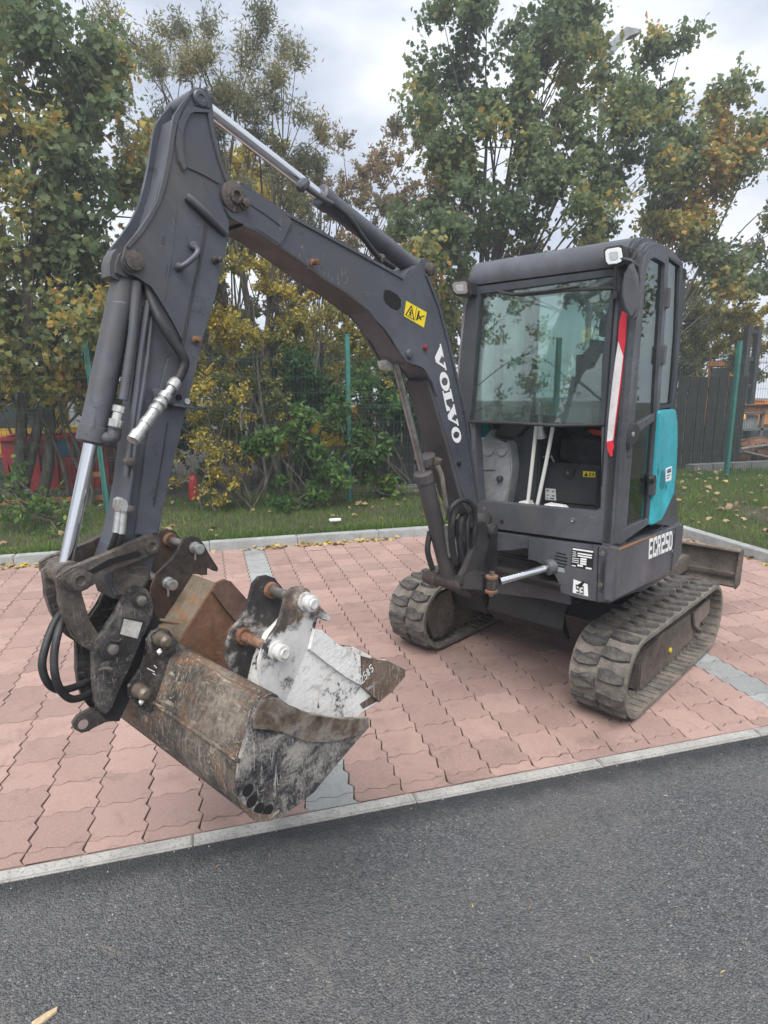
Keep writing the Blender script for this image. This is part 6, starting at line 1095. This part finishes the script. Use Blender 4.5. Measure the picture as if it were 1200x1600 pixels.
# clutter on the right
x0 = [(10.965,1.160)][0]; t = obj('steel_beam', add_prism(bmesh.new(), [(-.07, -.1), (.07, -.1), (.07, -.08), (.01, -.08), (.01, .08), (.07, .08), (.07, .1), (-.07, .1), (-.07, .08), (-.01, .08), (-.01, -.08), (-.07, -.08)], -.0, 3.2, 'x'), M_brust); t.location = (x0[0], 8.2, x0[1]); fin(t, 'rusty steel beam lying across the stack at the right edge', 'beam')
p = [(11.875,1.667)][0]; t = thing('lifting_mast', (p[0], 8.6, .1), 'dark upright mast rising at the right edge of the yard', 'mast')
for x_ in (-.14, .12): obj('mast_rail', add_box(bmesh.new(), (x_-.05, -.06, 0), (x_+.05, .06, 2.75), .005), M_dk, t, smooth=0)
for k in range(5): obj('mast_crossbar', add_box(bmesh.new(), (-.12, -.03, .4+k*.55), (.12, .03, .47+k*.55)), M_dk, t, smooth=0)
p = [(11.581,0.508)][0]; t = thing('steel_stillage', (p[0], 8.2, .1), 'grey steel stillage under the rusty beam', 'stillage')
for x_ in (-.35, .35, .9): obj('upright', add_box(bmesh.new(), (x_-.03, -.03, 0), (x_+.03, .03, 1.0)), M_block, t, smooth=0)
for z in (.35, .62, .95): obj('shelf_rail', add_box(bmesh.new(), (-.4, -.03, z), (.95, .03, z+.05)), M_block, t, smooth=0)
obj('grey_crate', add_box(bmesh.new(), (-.28, .04, .66), (.30, .5, .93), .01), M_plas, t)
for k in range(9):
    p = [(10.107,-0.002)][0]; a = Vector((p[0]+random.uniform(-.1, .7), 6.9+random.uniform(-.2, .5), .16+random.uniform(0, .35))); b = a+Vector((random.uniform(.7, 1.4), random.uniform(-.3, .3), random.uniform(-.25, .2)))
    o = tube('scrap_bar', [Vector(), b-a], random.choice((.016, .022, .028)), random.choice((M_block, M_brust, M_pin, M_edge)), n=8); o.location = a; fin(o, 'length of scrap bar in the tangled pile beyond the right-hand fence post', 'scrap bar', 'scrap bars piled behind the fence')
o = cushion('scrap_heap', (-.5, -.5, 0), (.9, .5, .42), M_brust, None, 9, .12); p = [(10.631,-0.006)][0]; o.location = (p[0]+.3, 7.5, .10); fin(o, 'low rusty heap under the loose scrap bars', 'scrap heap')
t = lathe('amber_lamp', (0, 0, 0), (0, 0, 1), [(0, .05), (.07, .05), (.10, .03)], mat('amber_lens', None, .3, 0, (.75, .38, .03)), n=12); p = [(11.241,0.971)][0]; t.location = (p[0], 8.0, p[1]); fin(t, 'small amber lamp by the rusty beam', 'lamp')
# left-centre clutter
p = [(3.603,0.011)][0]; t = obj('yellow_beam', add_box(bmesh.new(), (-.42, -.05, -.10), (.42, .05, .10), .01), M_ymach); t.location = (p[0], 6.8, p[1]); fin(t, 'yellow steel beam on the ground against the upright boards', 'beam')
p = [(3.314,-0.028)][0]; t = lathe('old_tyre', (0, 0, 0), (0, 0, 1), [(0, .13), (.0, .20), (.03, .225), (.09, .225), (.12, .20), (.12, .13), (.06, .12), (.01, .13)], M_lug, n=28); t.location = (p[0], 6.45, .11); fin(t, 'black tyre lying flat in front of the yellow beam', 'tyre')
for k in range(7):
    p = [(3.216,-0.101)][0]; a = Vector((p[0]+random.uniform(-.1, .15), 6.25+random.uniform(0, .4), .13+.012*k)); o = tube('fence_rail', [Vector(), Vector((random.uniform(.7, 1.0), random.uniform(-.12, .12), 0))], .012, M_block, n=6); o.location = a; fin(o, 'thin grey steel rail in the stack lying on the grass by the tyre', 'steel rail', 'steel rails stacked on the grass')
p = [(0.535,0.137)][0]; t = lathe('fire_extinguisher', (0, 0, 0), (0, 0, 1), [(0, .06), (.01, .07), (.30, .07), (.34, .045), (.36, .02), (.40, .02)], mat('extinguisher_red', None, .45, 0, (.30, .015, .018))); t.location = (p[0], 6.7, .12); fin(t, 'red cylinder standing behind the fence below the yellow leaves', 'fire extinguisher')
p = [(-0.740,-0.028)][0]; t = thing('pallet', (p[0], 6.8, .1), 'orange timber trestle beside the red skip', 'trestle'); M_or = patchy('orange_timber', [(.22, .09, .03), (.38, .17, .06)], 8, .8, .3)
for x_ in (-.12, .12): obj('trestle_leg', add_box(bmesh.new(), (x_-.03, -.03, 0), (x_+.03, .03, .45)), M_or, t, smooth=0)
for z in (.08, .40): obj('trestle_bar', add_box(bmesh.new(), (-1.3 if z < .1 else -.15, -.025, z), (.15, .025, z+.06)), M_or, t, smooth=0)
# street lamp above the right maples
hp = [(8.593,9.000,7.810)][0]; t = thing('street_lamp', (hp[0]-.40, 9.0, .1), 'grey street lamp whose head pokes out above the big maple', 'street lamp')
M_galv = worn('galvanised_pole', (.26, .27, .28), (.18, .18, .17), .3, .5)
lathe('lamp_column', (0, 0, 0), (0, 0, 1), [(0, .08), (1.0, .08), (1.05, .055), (hp[2]-.3, .045)], M_galv, t)
prism('lamp_head', [(-.05, -.46), (.05, -.50), (.42, -.08), (.66, -.03), (.66, .05), (.36, .05), (.06, -.24)], -.11, .11, M_galv, t, Matrix.Translation((0, 0, hp[2]+.1)), bev=.02)

# ---- thin veil volume, added to lighten the foliage
bm = add_box(bmesh.new(), (-60, -60, -1.05), (60, 60, 9.5)); hz = bpy.data.materials.new('added_haze'); hz.use_nodes = True; n = hz.node_tree.nodes; n.remove(n['Principled BSDF'])
v = n.new('ShaderNodeVolumePrincipled'); v.inputs['Density'].default_value = .0060; v.inputs['Color'].default_value = (.90, .94, 1.0, 1); v.inputs['Anisotropy'].default_value = .25
hz.node_tree.links.new(v.outputs[0], n['Material Output'].inputs['Volume']); fin(obj('added_haze', bm, hz, smooth=0), kind='stuff')
